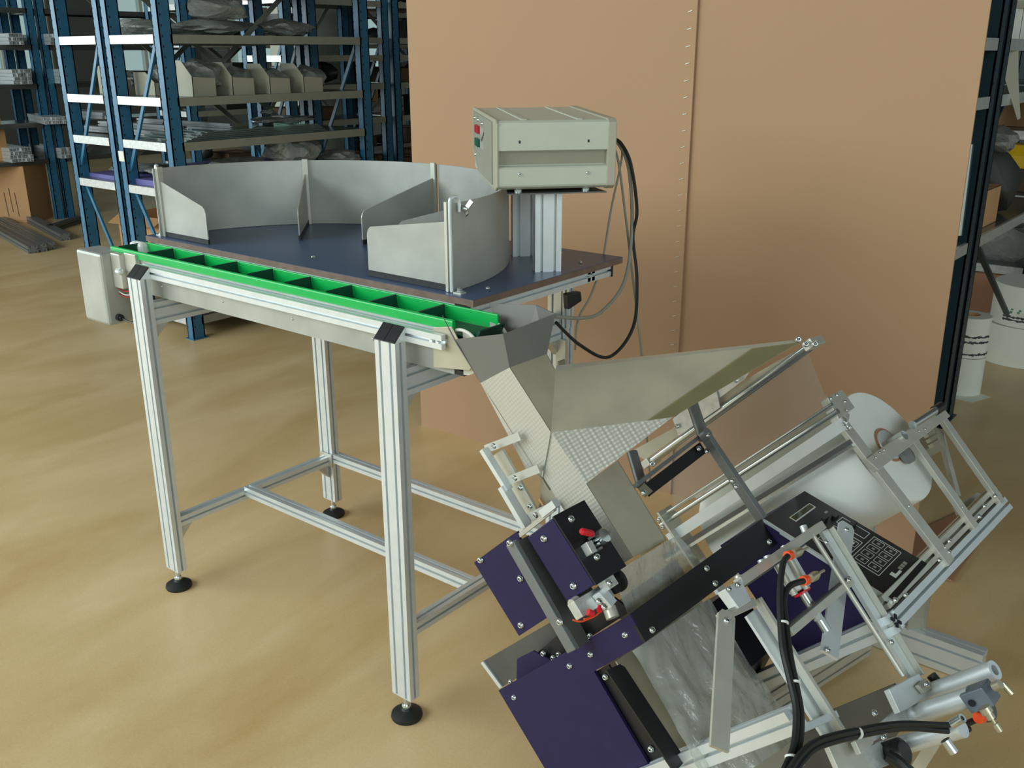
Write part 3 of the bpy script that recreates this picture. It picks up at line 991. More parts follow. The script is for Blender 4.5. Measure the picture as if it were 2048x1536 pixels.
arm((1684, 848), (1886, 1110), .034, .172)
arm((1828, 885), (1938, 1040), .026, .172)
arm((1884, 838), (1992, 992), .026, .172)
poly('cross_arm', [(1733, 918), (1884, 812), (1901, 832), (1757, 940)], 'w', .184, .012, 'alu_warm', bevel=.001)
MB().bar(L((1650, 800), 'w', .17), L((1694, 838), 'w', .17), .020, .014, up=W).build('rod_block', 'alu_warm', mc, bevel=.001)
poly('rod_block', [(1655, 795), (1684, 778), (1710, 815), (1678, 838)], 'w', .182, .02, 'alu_warm', bevel=.001)
for px in ((1662, 797), (1674, 790), (1690, 803)): pscrew(px, 'w', .183, .004)
for px in ((1760, 905), (1768, 900), (1814, 872), (1838, 862), (1850, 858), (1818, 1012), (1752, 915), (1925, 1014), (1890, 1095), (1694, 820)): pscrew(px, 'w', .185, .0028)
MB().tube(L((1825, 850), 'w', .20), L((1876, 818), 'w', .20), .0095, 18).build('clamp_tube', 'chrome', mc, smooth=True)
MB().tube(L((1869, 822), 'w', .20), L((1883, 813), 'w', .20), .0115, 18).build('tube_cap', 'blackplastic', mc, smooth=True)
MB().bar(L((1857, 880), 'w', .13), L((1872, 890), 'w', .13), .05, .05, up=W).build('spindle_block', 'galv_side', mc)
for k_ in range(3):
    MB().bar(L((1852 + 5 * k_, 872 + 10 * k_), 'w', .16), L((1866 + 5 * k_, 864 + 10 * k_), 'w', .16), .008, .012, up=W).build('spindle_plate', 'brass', mc)
arm((1880, 865), (1910, 978), .016, .12, 'brace')
poly('brace_foot', [(1912, 1010), (1955, 985), (1990, 998), (1920, 1028)], 'w', .12, .01, 'alu_warm')
for px in ((1968, 1012), (1898, 1082), (1897, 1104), (1878, 1120), (1990, 992), (1790, 1200), (1810, 1190), (1958, 1033)): pscrew(px, 'w', .176, .0055)

# --- film roll on its spindle
ru, rv, rw0, rw1, rR = .700, .492, -.315, .145, .132
fr = thing('film_roll', m(ru, rv, -.1), 'big roll of white wound film on the tilted stand beside the console', 'film roll')
rcn = m(ru, rv, rw0)
MB().lathe(rcn, W, [(.042, 0), (rR * SC * .99, .001), (rR * SC, .006), (rR * SC, (rw1 - rw0) * SC - .006), (rR * SC * .985, (rw1 - rw0) * SC), (.095, (rw1 - rw0) * SC + .0015), (.06, (rw1 - rw0) * SC - .001), (.042, (rw1 - rw0) * SC)], 64).build('wound_film', 'film_roll', fr, smooth=True)
MB().pipe(m(ru, rv, rw0 - .004), m(ru, rv, rw1 + .003), .041, .036, 36).build('core_tube', 'card_r', fr, smooth=True)
MB().lathe(m(ru, rv, rw0 - .02), W, [(.036, 0), (.036, (rw1 - rw0 + .022) * SC), (.034, (rw1 - rw0 + .026) * SC)], 32).build('core_flange', 'alu', fr, smooth=True)
MB().tube(m(ru, rv, rw0 - .04), m(ru, rv, .19), .011, 16).build('spindle', 'chrome', mc, smooth=True)
MB().lathe(L((1809, 912), 'w', .152), W, [(.020, 0), (.020, .012), (.015, .013)], 24).build('brake_disc', 'grey_bar', mc, smooth=True)
tt = math.radians(-115)
ft = m(ru + rR * .98 * math.cos(tt), rv + rR * .98 * math.sin(tt), rw1 - .02)
ft2 = m(ru + rR * .98 * math.cos(tt), rv + rR * .98 * math.sin(tt), rw0 + .02)
tag(MB().add([fc, fd, ft2, ft], [(0, 1, 2, 3)]).build('film_web', 'film', None), 'clear plastic film running from the big film roll to the guide rods', 'plastic film')

# --- console with keypad
cTL, cTR = L((1527, 1040), 'w', .02), L((1608, 985), 'w', .02)
cBL, cBR = L((1787, 1204), 'w', .17), L((1853, 1130), 'w', .17)
cu0, cu1 = .348, .515
crossp = [(.478, .018), (.712, .164), (.735, .10), (.735, -.10), (.478, -.10)]
MB().plate([m(cu0 - .003, v, w) for v, w in crossp], (cu1 - cu0) * SC, n=U).build('console_body', 'blue', mc)
cn = (cTR - cTL).cross(cBL - cTL).normalized()
if cn.z < 0: cn = -cn
pan = MB().plate([cTL, cTR, cBR, cBL], .004, n=cn).build('console_panel', 'black', mc, label='black membrane keypad panel')


def cq(s, t, h=.0045): return (cTL * (1 - s) + cBL * s) * (1 - t) + (cTR * (1 - s) + cBR * s) * t + cn * h


def crect(name, s0, s1, t0, t1, mt, h0=.0038, h1=.0046, label=None):
    return MB().hexa([cq(s, t, h) for h in (h0, h1) for s, t in ((s0, t0), (s1, t0), (s1, t1), (s0, t1))]).build(name, mt, pan, label)


def cframe(name, s0, s1, t0, t1, e=.006, label=None):
    ds, dt = e, e * 1.5
    mb = MB()
    for a, b, c, d in ((s0, s1, t0, t0 + dt), (s0, s1, t1 - dt, t1), (s0, s0 + ds, t0, t1), (s1 - ds, s1, t0, t1)):
        mb.hexa([cq(s, t, h) for h in (.0038, .0045) for s, t in ((a, c), (b, c), (b, d), (a, d))])
    return mb.build(name, 'print', pan, label)


MB().bar(cTL - U * .003, cBL - U * .003, .005, .008, up=cn).build('panel_edge', 'alu', mc)
crect('lcd_bezel', .106, .164, .30, .81, 'print', .0036, .0042)
crect('lcd_screen', .113, .154, .32, .79, 'lcd', .004, .0047)
cframe('key_outline', .612, .828, .245, .912, .004)
for j in range(2):
    for i in range(4):
        s0, t0 = .632 + j * .095, .765 - i * .155
        cframe('key', s0, s0 + .078, t0, t0 + .115, .0026)
        crect('key_symbol', s0 + .030, s0 + .050, t0 + .040, t0 + .075, 'greycable')
cframe('panel_outline', .35, .578, .752, .925, .004)
cframe('panel_outline', .36, .592, .24, .665, .004)
cframe('key', .505, .578, .49, .61, .0026)
crect('key_symbol', .528, .556, .525, .575, 'print')
crect('switch', .43, .465, .80, .93, 'blackplastic', .003, .012)
crect('switch', .27, .30, .58, .70, 'blackplastic', .003, .014)
crect('switch', .30, .33, .78, .88, 'blackplastic', .003, .010)
crect('panel_lettering', .235, .252, .80, .86, 'greycable')
crect('panel_lettering', .385, .41, .78, .86, 'greycable')
# white L-shaped emblem followed by grey letters beside the rail
crect('emblem', .868, .915, .39, .455, 'print')
crect('emblem', .896, .915, .455, .57, 'print')
for k_ in range(3): crect('emblem_letter', .878, .905, .59 + .07 * k_, .64 + .07 * k_, 'greycable')

# --- black front bar and blue covers on the near side
BW = .022
bar_bl, bar_br = (1291, 1284), (1505, 1160)
poly('front_bar', [(1259, 1228), (1525, 1037), (1562, 1082), (1291, 1284)], 'w', BW, .006, 'black', label='black front bar over the bag')
SU = -.1
poly('side_cover', [(1155, 1291), (1260, 1229), (1291, 1284), (1188, 1343)], 'u', SU, .004, 'blue')
poly('side_cover', [(997, 1381), (1155, 1291), (1188, 1343), (1312, 1555), (1262, 1590), (1115, 1580)], 'u', SU, .006, 'blue', label='large violet blue side cover')
for px in ((1181, 1309), (1250, 1270), (1139, 1332), (1028, 1395)): pscrew(px, 'u', SU, .0055)
for px in ((1304, 1260), (1430, 1167), (1538, 1084), (1413, 1140 - 3)): pscrew(px, 'w', BW, .006)
# black angle between cover and bag
poly('black_angle', [(1188, 1345), (1217, 1330), (1345, 1545), (1318, 1560)], 'u', -.092, .004, 'black')
poly('black_angle', [(1213, 1340), (1240, 1328), (1250, 1334), (1372, 1520), (1350, 1545)], 'w', -.04, .004, 'blackplastic')
for px in ((1211, 1354), (1302, 1498)): pscrew(px, 'u', -.094, .006)
# inner structure under the jaws
poly('inner_sheet', [(962, 1325), (1140, 1222), (1215, 1178), (1240, 1236), (1000, 1376)], 'u', -.02, .004, 'dark_steel')
poly('inner_sheet_edge', [(961, 1326), (966, 1323), (1004, 1374), (999, 1378)], 'u', -.024, .004, 'alu')
poly('inner_plate', [(1068, 1311), (1125, 1262), (1150, 1258), (1172, 1282), (1110, 1322)], 'u', -.05, .004, 'black')
poly('inner_plate', [(1150, 1245), (1228, 1195), (1262, 1222), (1180, 1275)], 'u', -.03, .004, 'black')
poly('blue_gusset', [(1033, 1362), (1034, 1318), (1066, 1302), (1104, 1322)], 'u', -.06, .004, 'blue')
for px in ((1087, 1307), (1022, 1364), (1118, 1309), (1107, 1316), (1181, 1272)): pscrew(px, 'u', -.06, .006)
# machine body behind the bag
MB().plate([m(-.085, v, w) for v, w in ((.56, -.12), (.56, -.40), (.84, -.40), (.70, -.12))], .43 * SC, n=U).build('body', 'black', mc, label='black inner body behind the bag')
poly('backing_plate', [(1225, 1210), (1352, 1118), (1610, 1530), (1480, 1640)], 'w', -.075, .004, 'sheet', label='grey backing plate behind the bag')

poly('backing_plate', [(1232, 1322), (1290, 1284), (1440, 1560), (1400, 1590)], 'w', -.072, .003, 'sheet')

# --- clear bag hanging below the front bar
g0, g1, g2, g3 = L((1268, 1300), 'w', .0), L((1418, 1196), 'w', .0), L((1600, 1470), 'w', .0), L((1420, 1590), 'w', .0)


def bagfn(a, b):
    p = (g0 * (1 - b) + g1 * b) * (1 - a) + (g3 * (1 - b) + g2 * b) * a
    bul = math.sin(PI * b) * .010 + .007 * abs(math.sin(5.3 * b + 1.2 * a + .4)) + .005 * abs(math.sin(11 * b - 3.1 * a)) * (.3 + a) + .003 * abs(math.sin(23 * b + 7 * a + math.sin(9 * a)))
    return p + W * (bul - .008)


tag(MB().grid(bagfn, 44, 44).build('plastic_bag', 'bagfilm', None, smooth=True), 'crumpled clear plastic bag hanging below the black front bar', 'plastic bag')
h0, h1, h2, h3 = L((1222, 1150), 'w', .004), L((1352, 1072), 'w', .004), L((1405, 1136), 'w', -.022), L((1256, 1244), 'w', -.022)


def topfn(a, b):
    p = (h0 * (1 - b) + h1 * b) * (1 - a) + (h3 * (1 - b) + h2 * b) * a
    return p + W * ((.010 * math.sin(PI * b) + .006 * abs(math.sin(7 * b + 2 * a))) * (1 - .6 * a) + .003 * abs(math.sin(13 * b - 6 * a)))


tag(MB().grid(topfn, 24, 30).build('film_sleeve', 'bagfilm', None, smooth=True), 'glossy clear film sleeve around the lower end of the chute', 'plastic film')

# --- welding jaws on the near side of the chute
poly('jaw_plate', [(948, 1125), (1014, 1077), (1034, 1063), (1098, 1233), (1038, 1272)], 'u', -.1, .005, 'blue', label='violet blue rear jaw plate')
MB().bar(L((1022, 1085), 'u', -.135), L((1146, 1302), 'u', -.135), .024, .010, up=-U).build('jaw_bar', 'grey_bar', mc, bevel=.002)
MB().bar(L((1044, 1078), 'u', -.118), L((1166, 1290), 'u', -.118), .010, .03, up=-U).build('jaw_bar', 'dark_steel', mc)
jb = L((1105, 1036), 'w', .02)
ju0 = -.129
MB().hexa([m(u, v, w) for v in (.283, .411) for u, w in ((ju0, -.06), (-.046, -.06), (-.046, .018), (ju0, .018))]).build('jaw_block', 'blue', mc, bevel=.002)
MB().hexa([m(u, v, w) for v in (.281, .413) for u, w in ((ju0 + .002, .018), (-.044, .018), (-.044, .022), (ju0 + .002, .022))]).build('jaw_front', 'black', mc, label='black front plate of the sealing jaw')
MB().hexa([m(u, v, w) for v in (.285, .43) for u, w in ((ju0 + .03, -.12), (-.06, -.12), (-.06, -.062), (ju0 + .03, -.062))]).build('jaw_inner', 'dark_steel', mc)
MB().bar(m(-.095, .268, -.11), m(-.095, .268, .0), .008, .008, up=DN).build('jaw_bracket', 'alu_warm', mc)
MB().bar(m(-.095, .262, -.03), m(-.095, .262, .012), .014, .014, up=DN).build('jaw_bracket', 'alu', mc)
for px, ax, v in (((1020, 1086), 'u', -.141), ((1041, 1157), 'u', -.101), ((961, 1120), 'u', -.101), ((1042, 1250), 'u', -.101), ((1120, 1244), 'u', -.141), ((1088, 1077), 'u', -.13), ((1147, 1172), 'u', -.13), ((1142, 1038), 'w', .022), ((1193, 1114), 'w', .022)):
    pscrew(px, ax, v, .0065)
# red-handled toggle clamp
cb0 = L((1188, 1092), 'w', .026)
MB().bar(L((1172, 1086), 'w', .030), L((1184, 1108), 'w', .030), .014, .018, up=W).build('clamp_block', 'galv', mc, bevel=.001)
for k_ in range(4):
    MB().bar(L((1180 + 5 * k_, 1076 + 8 * k_), 'w', .034), L((1186 + 5 * k_, 1073 + 8 * k_), 'w', .034), .004, .012, up=W).build('clamp_plate', 'chrome', mc)
MB().lathe(L((1201, 1076), 'w', .034), W, [(.013, 0), (.014, .004), (.013, .014), (.008, .016)], 20).build('clamp_hub', 'chrome', mc, smooth=True)
MB().lathe(L((1161, 1062), 'w', .044), L((1190, 1069), 'w', .044) - L((1161, 1062), 'w', .044), [(.004, 0), (.0062, .003), (.0062, .022), (.005, .026)], 16).build('clamp_handle', 'red', mc, smooth=True)
MB().bar(L((1205, 1078), 'w', .036), L((1218, 1064), 'w', .036), .006, .006, up=W).build('clamp_arm', 'chrome', mc)
# rollers, block and wires below the front jaw
for k_ in range(3):
    MB().lathe(L((1222 + 5 * k_, 1166 - 2 * k_), 'w', -.005 + .004 * k_), U, [(.021, 0), (.021, .006), (.017, .007)], 24).build('feed_ring', 'rubber', mc, smooth=True)
MB().bar(L((1206, 1172), 'w', .012), L((1224, 1160), 'w', .012), .022, .02, up=W).build('weld_block', 'galv', mc, bevel=.001)
MB().bar(L((1196, 1182), 'w', .0), L((1222, 1212), 'w', .0), .020, .02, up=W).build('weld_block', 'alu', mc, bevel=.001)
MB().bar(L((1150, 1222), 'w', -.02), L((1215, 1182), 'w', -.02), .03, .02, up=W).build('weld_carrier', 'galv', mc, bevel=.001)
MB().lathe(L((1150, 1206), 'w', -.03), U, [(.010, -.008), (.010, .008), (.006, .01)], 20).build('weld_wheel', 'alu_warm', mc, smooth=True)
MB().tube(L((1218, 1215), 'w', -.01), L((1226, 1236), 'w', -.01), .012, 14).build('weld_piston', 'alu_warm', mc, smooth=True)
for px, n_ in (((1219, 1166), 'w'), ((1198, 1203), 'w'), ((1208, 1214), 'w')): pscrew(px, n_, .026, .006)
MB().tube(L((1198, 1222), 'w', .016), L((1204, 1208), 'w', .016), .005, 12).build('wire_boot', 'red', mc, smooth=True)
MB().tube(L((1176, 1224), 'w', .014), L((1186, 1228), 'w', .014), .006, 12).build('wire_boot', 'red', mc, smooth=True)
MB().path([L(p, 'w', .012) for p in ((1202, 1222), (1190, 1232), (1172, 1240), (1160, 1243), (1146, 1240))], .0016, 6).build('weld_wire', 'wire', mc)
MB().path([L(p, 'w', .012) for p in ((1186, 1230), (1180, 1236), (1168, 1238))], .0016, 6).build('weld_wire', 'wire', mc)

# --- bracket ladder holding the chute
MB().bar(L((992, 908), 'u', -.016), L((1070, 1046), 'u', -.016), .050, .006, up=-U).build('ladder_plate', 'alu_warm', mc)
MB().bar(L((967, 898), 'u', -.042), L((1018, 980), 'u', -.042), .010, .016, up=-U).build('ladder_edge', 'alu', mc)
MB().bar(L((1006, 972), 'u', -.046), L((1054, 1054), 'u', -.046), .012, .020, up=-U).build('ladder_edge', 'alu', mc)
for a, b in (((972, 898), (1040, 872)), ((1014, 962), (1078, 937)), ((1056, 1036), (1114, 1008))):
    MB().bar(L(a, 'u', -.034), L(b, 'u', -.012), .016, .005, up=-U).build('slotted_bar', 'alu_warm', mc)
    p = L((a[0] + 16, a[1] - 6), 'u', -.042)
    screw(p, -U, .006, mc)
for px in ((1041, 976), (1060, 1013), (1066, 1028)): pscrew(px, 'u', -.019, .006)
MB().plate([L(p, 'u', .01) for p in ((1078, 945), (1120, 1005), (1116, 1015), (1068, 1040), (1080, 1005), (1082, 965))], .002, n=U).build('guard_plate', 'sheet', mc)
MB().plate([L(p, 'u', -.01) for p in ((1076, 998), (1079, 997), (1087, 1010), (1084, 1012))], .004, n=U).build('wooden_pin', 'card2', mc)

# --- front door frame with pneumatics
DW = .15


def dbar(name, a, b, w_, h_, mt='alu', wv=DW, bevel=.001, label=None):
    return MB().bar(L(a, 'w', wv), L(b, 'w', wv), w_, h_, up=W).build(name, mt, mc, label, bevel=bevel)


dbar('door_bar', (1478, 1166), (1642, 1052), .016, .018, 'alu_warm')
dbar('door_bar', (1482, 1176), (1600, 1094), .004, .026, 'dark_steel', .14)
poly('door_corner', [(1450, 1178), (1482, 1158), (1503, 1200), (1478, 1216)], 'w', .165, .02, 'alu', bevel=.001)
for px in ((1458, 1178), (1476, 1170)): pscrew(px, 'w', .167, .005)
dbar('door_bar', (1440, 1236), (1506, 1206), .014, .014, 'alu_warm', .155)
dbar('door_side', (1503, 1224), (1716, 1556), .040, .006, 'alu', .140)
dbar('door_rod', (1514, 1198), (1728, 1536), .009, .016, 'alu_warm', .155)
dbar('door_side', (1646, 1062), (1826, 1356), .020, .010, 'alu', .15)
dbar('door_side', (1658, 1058), (1838, 1352), .004, .024, 'alu_warm', .155)
MB().tube(L((1624, 1068), 'w', .155), L((1806, 1352), 'w', .155), .0048, 14).build('door_rod', 'alu_warm', mc, smooth=True)
dbar('door_bar', (1578, 1266), (1702, 1162), .014, .012, 'alu_warm')
dbar('door_bar', (1574, 1256), (1694, 1158), .006, .02, 'dark_steel', .145)
for px in ((1697, 1160), (1652, 1084), (1783, 1284)): pscrew(px, 'w', .162, .005)
for px in ((1522, 1120), (1534, 1112), (1568, 1092), (1580, 1086), (1606, 1052), (1476, 1152)):
    MB().tube(L(px, 'w', .135), L((px[0] + 5, px[1] + 12), 'w', .135), .007, 14).build('cap_screw', 'alu', mc, smooth=True)
MB().tube(L((1632, 1228), 'w', .15), L((1636, 1240), 'w', .15), .007, 14).build('cap_screw', 'alu', mc, smooth=True)


def link_arm(px0, px1, w_, wv, mt='alu_warm'):
    p, q = L(px0, 'w', wv), L(px1, 'w', wv - .0)
    q = V((p.x, p.y, q.z)) if False else q
    d = (q - p).normalized()
    n = (CAM - p)
    n = (n - d * n.dot(d)).normalized()
    n = (n * .35 + W).normalized()
    n = (n - d * n.dot(d)).normalized()
    s = d.cross(n)
    h = w_ / 2
    pts = [p - d * .012 + s * (h - .006), p - d * .012 - s * (h - .006), p - d * .004 - s * h, q - s * h, q + s * h, p - d * .004 + s * h]
    o = MB().plate(pts, .006, n=n).build('link_arm', mt, mc)
    screw(p + n * .006 + d * .006, n, .0055, mc)
    return o


link_arm((1450, 1238), (1436, 1500), .030, .17)
link_arm((1690, 1058), (1656, 1312), .034, .115, 'alu')
pscrew((1655, 1300), 'w', .122, .006)
# pneumatic cylinder on the console side
MB().bar(L((1560, 1108), 'w', .12), L((1602, 1180), 'w', .12), .038, .03, up=W).build('cylinder', 'alu', mc, bevel=.004)
MB().tube(L((1571, 1104), 'w', .14), L((1614, 1178), 'w', .14), .006, 12).build('cylinder_rib', 'alu_warm', mc, smooth=True)
MB().tube(L((1548, 1118), 'w', .14), L((1590, 1190), 'w', .14), .006, 12).build('cylinder_rib', 'alu_warm', mc, smooth=True)
MB().lathe(L((1603, 1182), 'w', .125), DN, [(.017, 0), (.017, .004)], 20).build('cylinder_seal', 'red', mc, smooth=True)
MB().tube(L((1606, 1186), 'w', .12), L((1654, 1262), 'w', .12), .0085, 14).build('piston_rod', 'chrome', mc, smooth=True)
for (a, b, c) in (((1574, 1112), (1592, 1106), (1628, 1090)), ((1606, 1162), (1626, 1154), (1656, 1136))):
    MB().tube(L(a, 'w', .185), L(((a[0] * .6 + b[0] * .4), (a[1] * .6 + b[1] * .4)), 'w', .185), .0085, 16).build('fitting_ring', 'orange', mc, smooth=True)
    MB().lathe(L(b, 'w', .18), L(c, 'w', .18) - L(b, 'w', .18), [(.0075, -.008), (.0085, 0), (.0085, .008), (.006, .009), (.006, .016), (.0025, .017), (.0025, .038)], 14).build('air_fitting', 'brass', mc, smooth=True)


def hose(pts, r=.0052, wv=.225):
    return MB().path([L(p, 'w', wv) if len(p) == 2 else L(p[:2], 'w', p[2]) for p in pts], r, 8, 8).build('air_hose', 'rubber', mc, smooth=True)


hose([(1576, 1112), (1566, 1128), (1560, 1180), (1561, 1240), (1566, 1300), (1580, 1360), (1592, 1420), (1588, 1490), (1566, 1545)])
hose([(1607, 1162), (1580, 1172), (1568, 1200), (1572, 1245), (1580, 1310), (1592, 1370), (1602, 1430), (1598, 1490), (1578, 1545)])
hose([(1962, 1434), (1930, 1448), (1890, 1450), (1800, 1448), (1720, 1460), (1640, 1480), (1602, 1508), (1575, 1548)], wv=.24)
hose([(1938, 1458), (1900, 1462), (1810, 1456), (1720, 1470), (1640, 1492), (1606, 1520), (1585, 1552)], wv=.235)
for px, wv in (((1566, 1247), .225), ((1590, 1366), .225), ((1716, 1466), .238), ((1904, 1454), .238), ((1582, 1514), .225)):
    p = L(px, 'w', wv)
    dd = (L((px[0] + 2, px[1] + 20), 'w', wv) - p).normalized() if px[0] < 1700 else (L((px[0] + 20, px[1] - 3), 'w', wv) - p).normalized()
    MB().pipe(p - dd * .0016, p + dd * .0016, .0088, .0062, 18).bar(p + U * .008, p + U * .014, .004, .003).build('cable_tie', 'white', mc)

# --- lower rails of the base frame, front carriage with cylinders
corner = L((1800, 1233), 'w', .168)
MB().prof(corner - U * .02, corner - U * .02 - W * .62, DN, .036, .032, 1, 1).build('base_rail', 'alu', mc)
p = L((1592, 1436), 'u', -.1)
MB().prof(p, p - W * .42, DN, .036, .032, 1, 1).build('base_rail', 'alu', mc)
cx_ = corner - U * .02 + W * .001
for t_ in (45, 135, 225, 315):
    a_ = math.radians(t_)
    MB().bar(cx_ + (U * math.cos(a_) + DN * math.sin(a_)) * .004, cx_ + (U * math.cos(a_) + DN * math.sin(a_)) * .013, .006, .003, up=W).build('rail_slot', 'slot', mc)
poly('carriage_plate', [(1478, 1545), (1640, 1430), (1788, 1368), (1830, 1420), (1700, 1600)], 'u', .22, .004, 'dark_steel', label='dark sheet plate below the door')
poly('bracket', [(1778, 1378), (1838, 1346), (1862, 1392), (1800, 1425)], 'w', .17, .012, 'alu', bevel=.001)
poly('bracket', [(1740, 1462), (1826, 1392), (1852, 1425), (1720, 1498)], 'w', .15, .006, 'galv', bevel=.001)
poly('bracket', [(1836, 1370), (1852, 1356), (1866, 1374), (1850, 1386)], 'w', .18, .008, 'alu_warm', bevel=.001)
poly('bracket', [(1710, 1482), (1738, 1462), (1748, 1486), (1722, 1508)], 'w', .19, .01, 'alu_warm', bevel=.001)
poly('bracket', [(1722, 1498), (1760, 1484), (1790, 1525), (1740, 1545)], 'w', .14, .008, 'galv', bevel=.001)
pscrew((1852, 1368), 'w', .185, .006)
pscrew((1766, 1474), 'w', .155, .006)
pscrew((1748, 1426), 'w', .155, .006)
poly('door_foot', [(1652, 1482), (1700, 1462), (1756, 1560), (1700, 1590)], 'w', .17, .01, 'alu_warm', bevel=.001)
dbar('door_bar', (1598, 1460), (1668, 1430), .012, .018, 'alu', .15)
cu = .275
MB().pipe(L((1848, 1390), 'u', cu), L((1990, 1340), 'u', cu), .0165, .009, 28).build('air_cylinder', 'alu', mc, smooth=True)
MB().tube(L((1800, 1440), 'u', .215), L((1945, 1392), 'u', .215), .0165, 24).build('air_cylinder', 'alu', mc, smooth=True)
MB().tube(L((1762, 1502), 'u', .16), L((1925, 1456), 'u', .16), .0155, 24).build('air_cylinder', 'alu', mc, smooth=True)
hb = L((1960, 1392), 'u', .215)
MB().bar(hb - W * .022, hb + W * .022, .034, .036, up=U).build('cylinder_head', 'greyblue', mc, bevel=.002)
MB().lathe(hb - U * .02 + W * -.008, -U, [(.006, 0), (.006, .001)], 12).build('head_port', 'slot', mc)
MB().lathe(L((1968, 1412), 'u', .24), W, [(.026, -.004), (.026, .004), (.017, .005)], 24).build('end_ring', 'dark_steel', mc, smooth=True)
MB().tube(L((1988, 1374), 'u', .215), L((2001, 1368), 'u', .215), .008, 12).build('air_fitting', 'brass', mc, smooth=True)
q0 = L((1968, 1414), 'u', .16)
q1 = L((1996, 1456), 'u', .16)
MB().lathe(q0, q1 - q0, [(.010, 0), (.010, .010), (.007, .011), (.007, .02), (.003, .021), (.003, .028), (.0055, .029), (.0055, .042)], 14).build('air_fitting', 'brass', mc, smooth=True)
MB().tube(L((1956, 1436), 'w', .255), L((1966, 1432), 'w', .255), .0095, 16).build('fitting_ring', 'orange', mc, smooth=True)
MB().pipe(L((1905, 1448), 'u', .14), L((1925, 1436), 'u', .14), .0075, .004, 18).build('air_fitting', 'chrome', mc, smooth=True)
MB().tube(L((1890, 1480), 'u', .10), L((1908, 1505), 'u', .10), .008, 14).build('piston_rod', 'chrome', mc, smooth=True)
MB().tube(L((2004, 1366), 'u', .23), L((2024, 1388), 'u', .23), .005, 10).build('vent_screw', 'brass', mc, smooth=True)
# black clamping levers
lv = MB().lathe(L((1776, 1512), 'u', .12), W, [(.020, -.01), (.023, .0), (.023, .03), (.016, .036)], 20)
lv.path([L(p, 'u', .10) for p in ((1776, 1510), (1795, 1522), (1822, 1548))], .011, 10)
lv.build('clamp_lever', 'blackplastic', mc, smooth=True)
MB().path([L(p, 'u', .30) for p in ((1862, 1350), (1872, 1362), (1884, 1372), (1892, 1376))], .009, 10).build('clamp_lever', 'blackplastic', mc, smooth=True)
MB().bar(L((1830, 1545), 'u', .2), L((1870, 1482), 'u', .2), .02, .008, up=U).build('lower_strut', 'alu_warm', mc)

# --- stand on the floor
def fl(px, z): return hit(px, (0, 0, z), (0, 0, 1))


f0, f1 = fl((1785, 1268), .045), fl((1966, 1334), .045)
MB().prof(f0 - (f1 - f0).normalized() * .10, f1, Z_, .085, .04, 2, 1).build('floor_beam', 'alu', mc)
g_a, g_b = fl((1660, 1318), .045), fl((1500, 1418), .045)
MB().prof(g_a + (g_a - g_b).normalized() * .14, g_b - (g_a - g_b).normalized() * .15, V((1, 0, 0)), .06, .06, 2, 2).build('floor_beam', 'alu_warm', mc)
pt = g_a + (g_a - g_b).normalized() * .12
MB().prof(pt - X_ * .03 - Z_ * .04, V((pt.x - .03, pt.y, .42)), X_, .06, .06, 2, 2).build('stand_post', 'alu', mc)
MB().bar(V((pt.x - .03, pt.y, .40)), m(.43, .74, -.06), .05, .05).build('stand_strut', 'alu', mc)
MB().plate([fl((1815, 1258), .085), fl((1852, 1258), .085), fl((1852, 1258), .085) + Z_ * .14, fl((1822, 1250), .085) + Z_ * .13], .006, n=(0, -1, 0)).build('stand_bracket', 'galv_side', mc)
screw(fl((1824, 1254), .088), Z_, .008, mc)
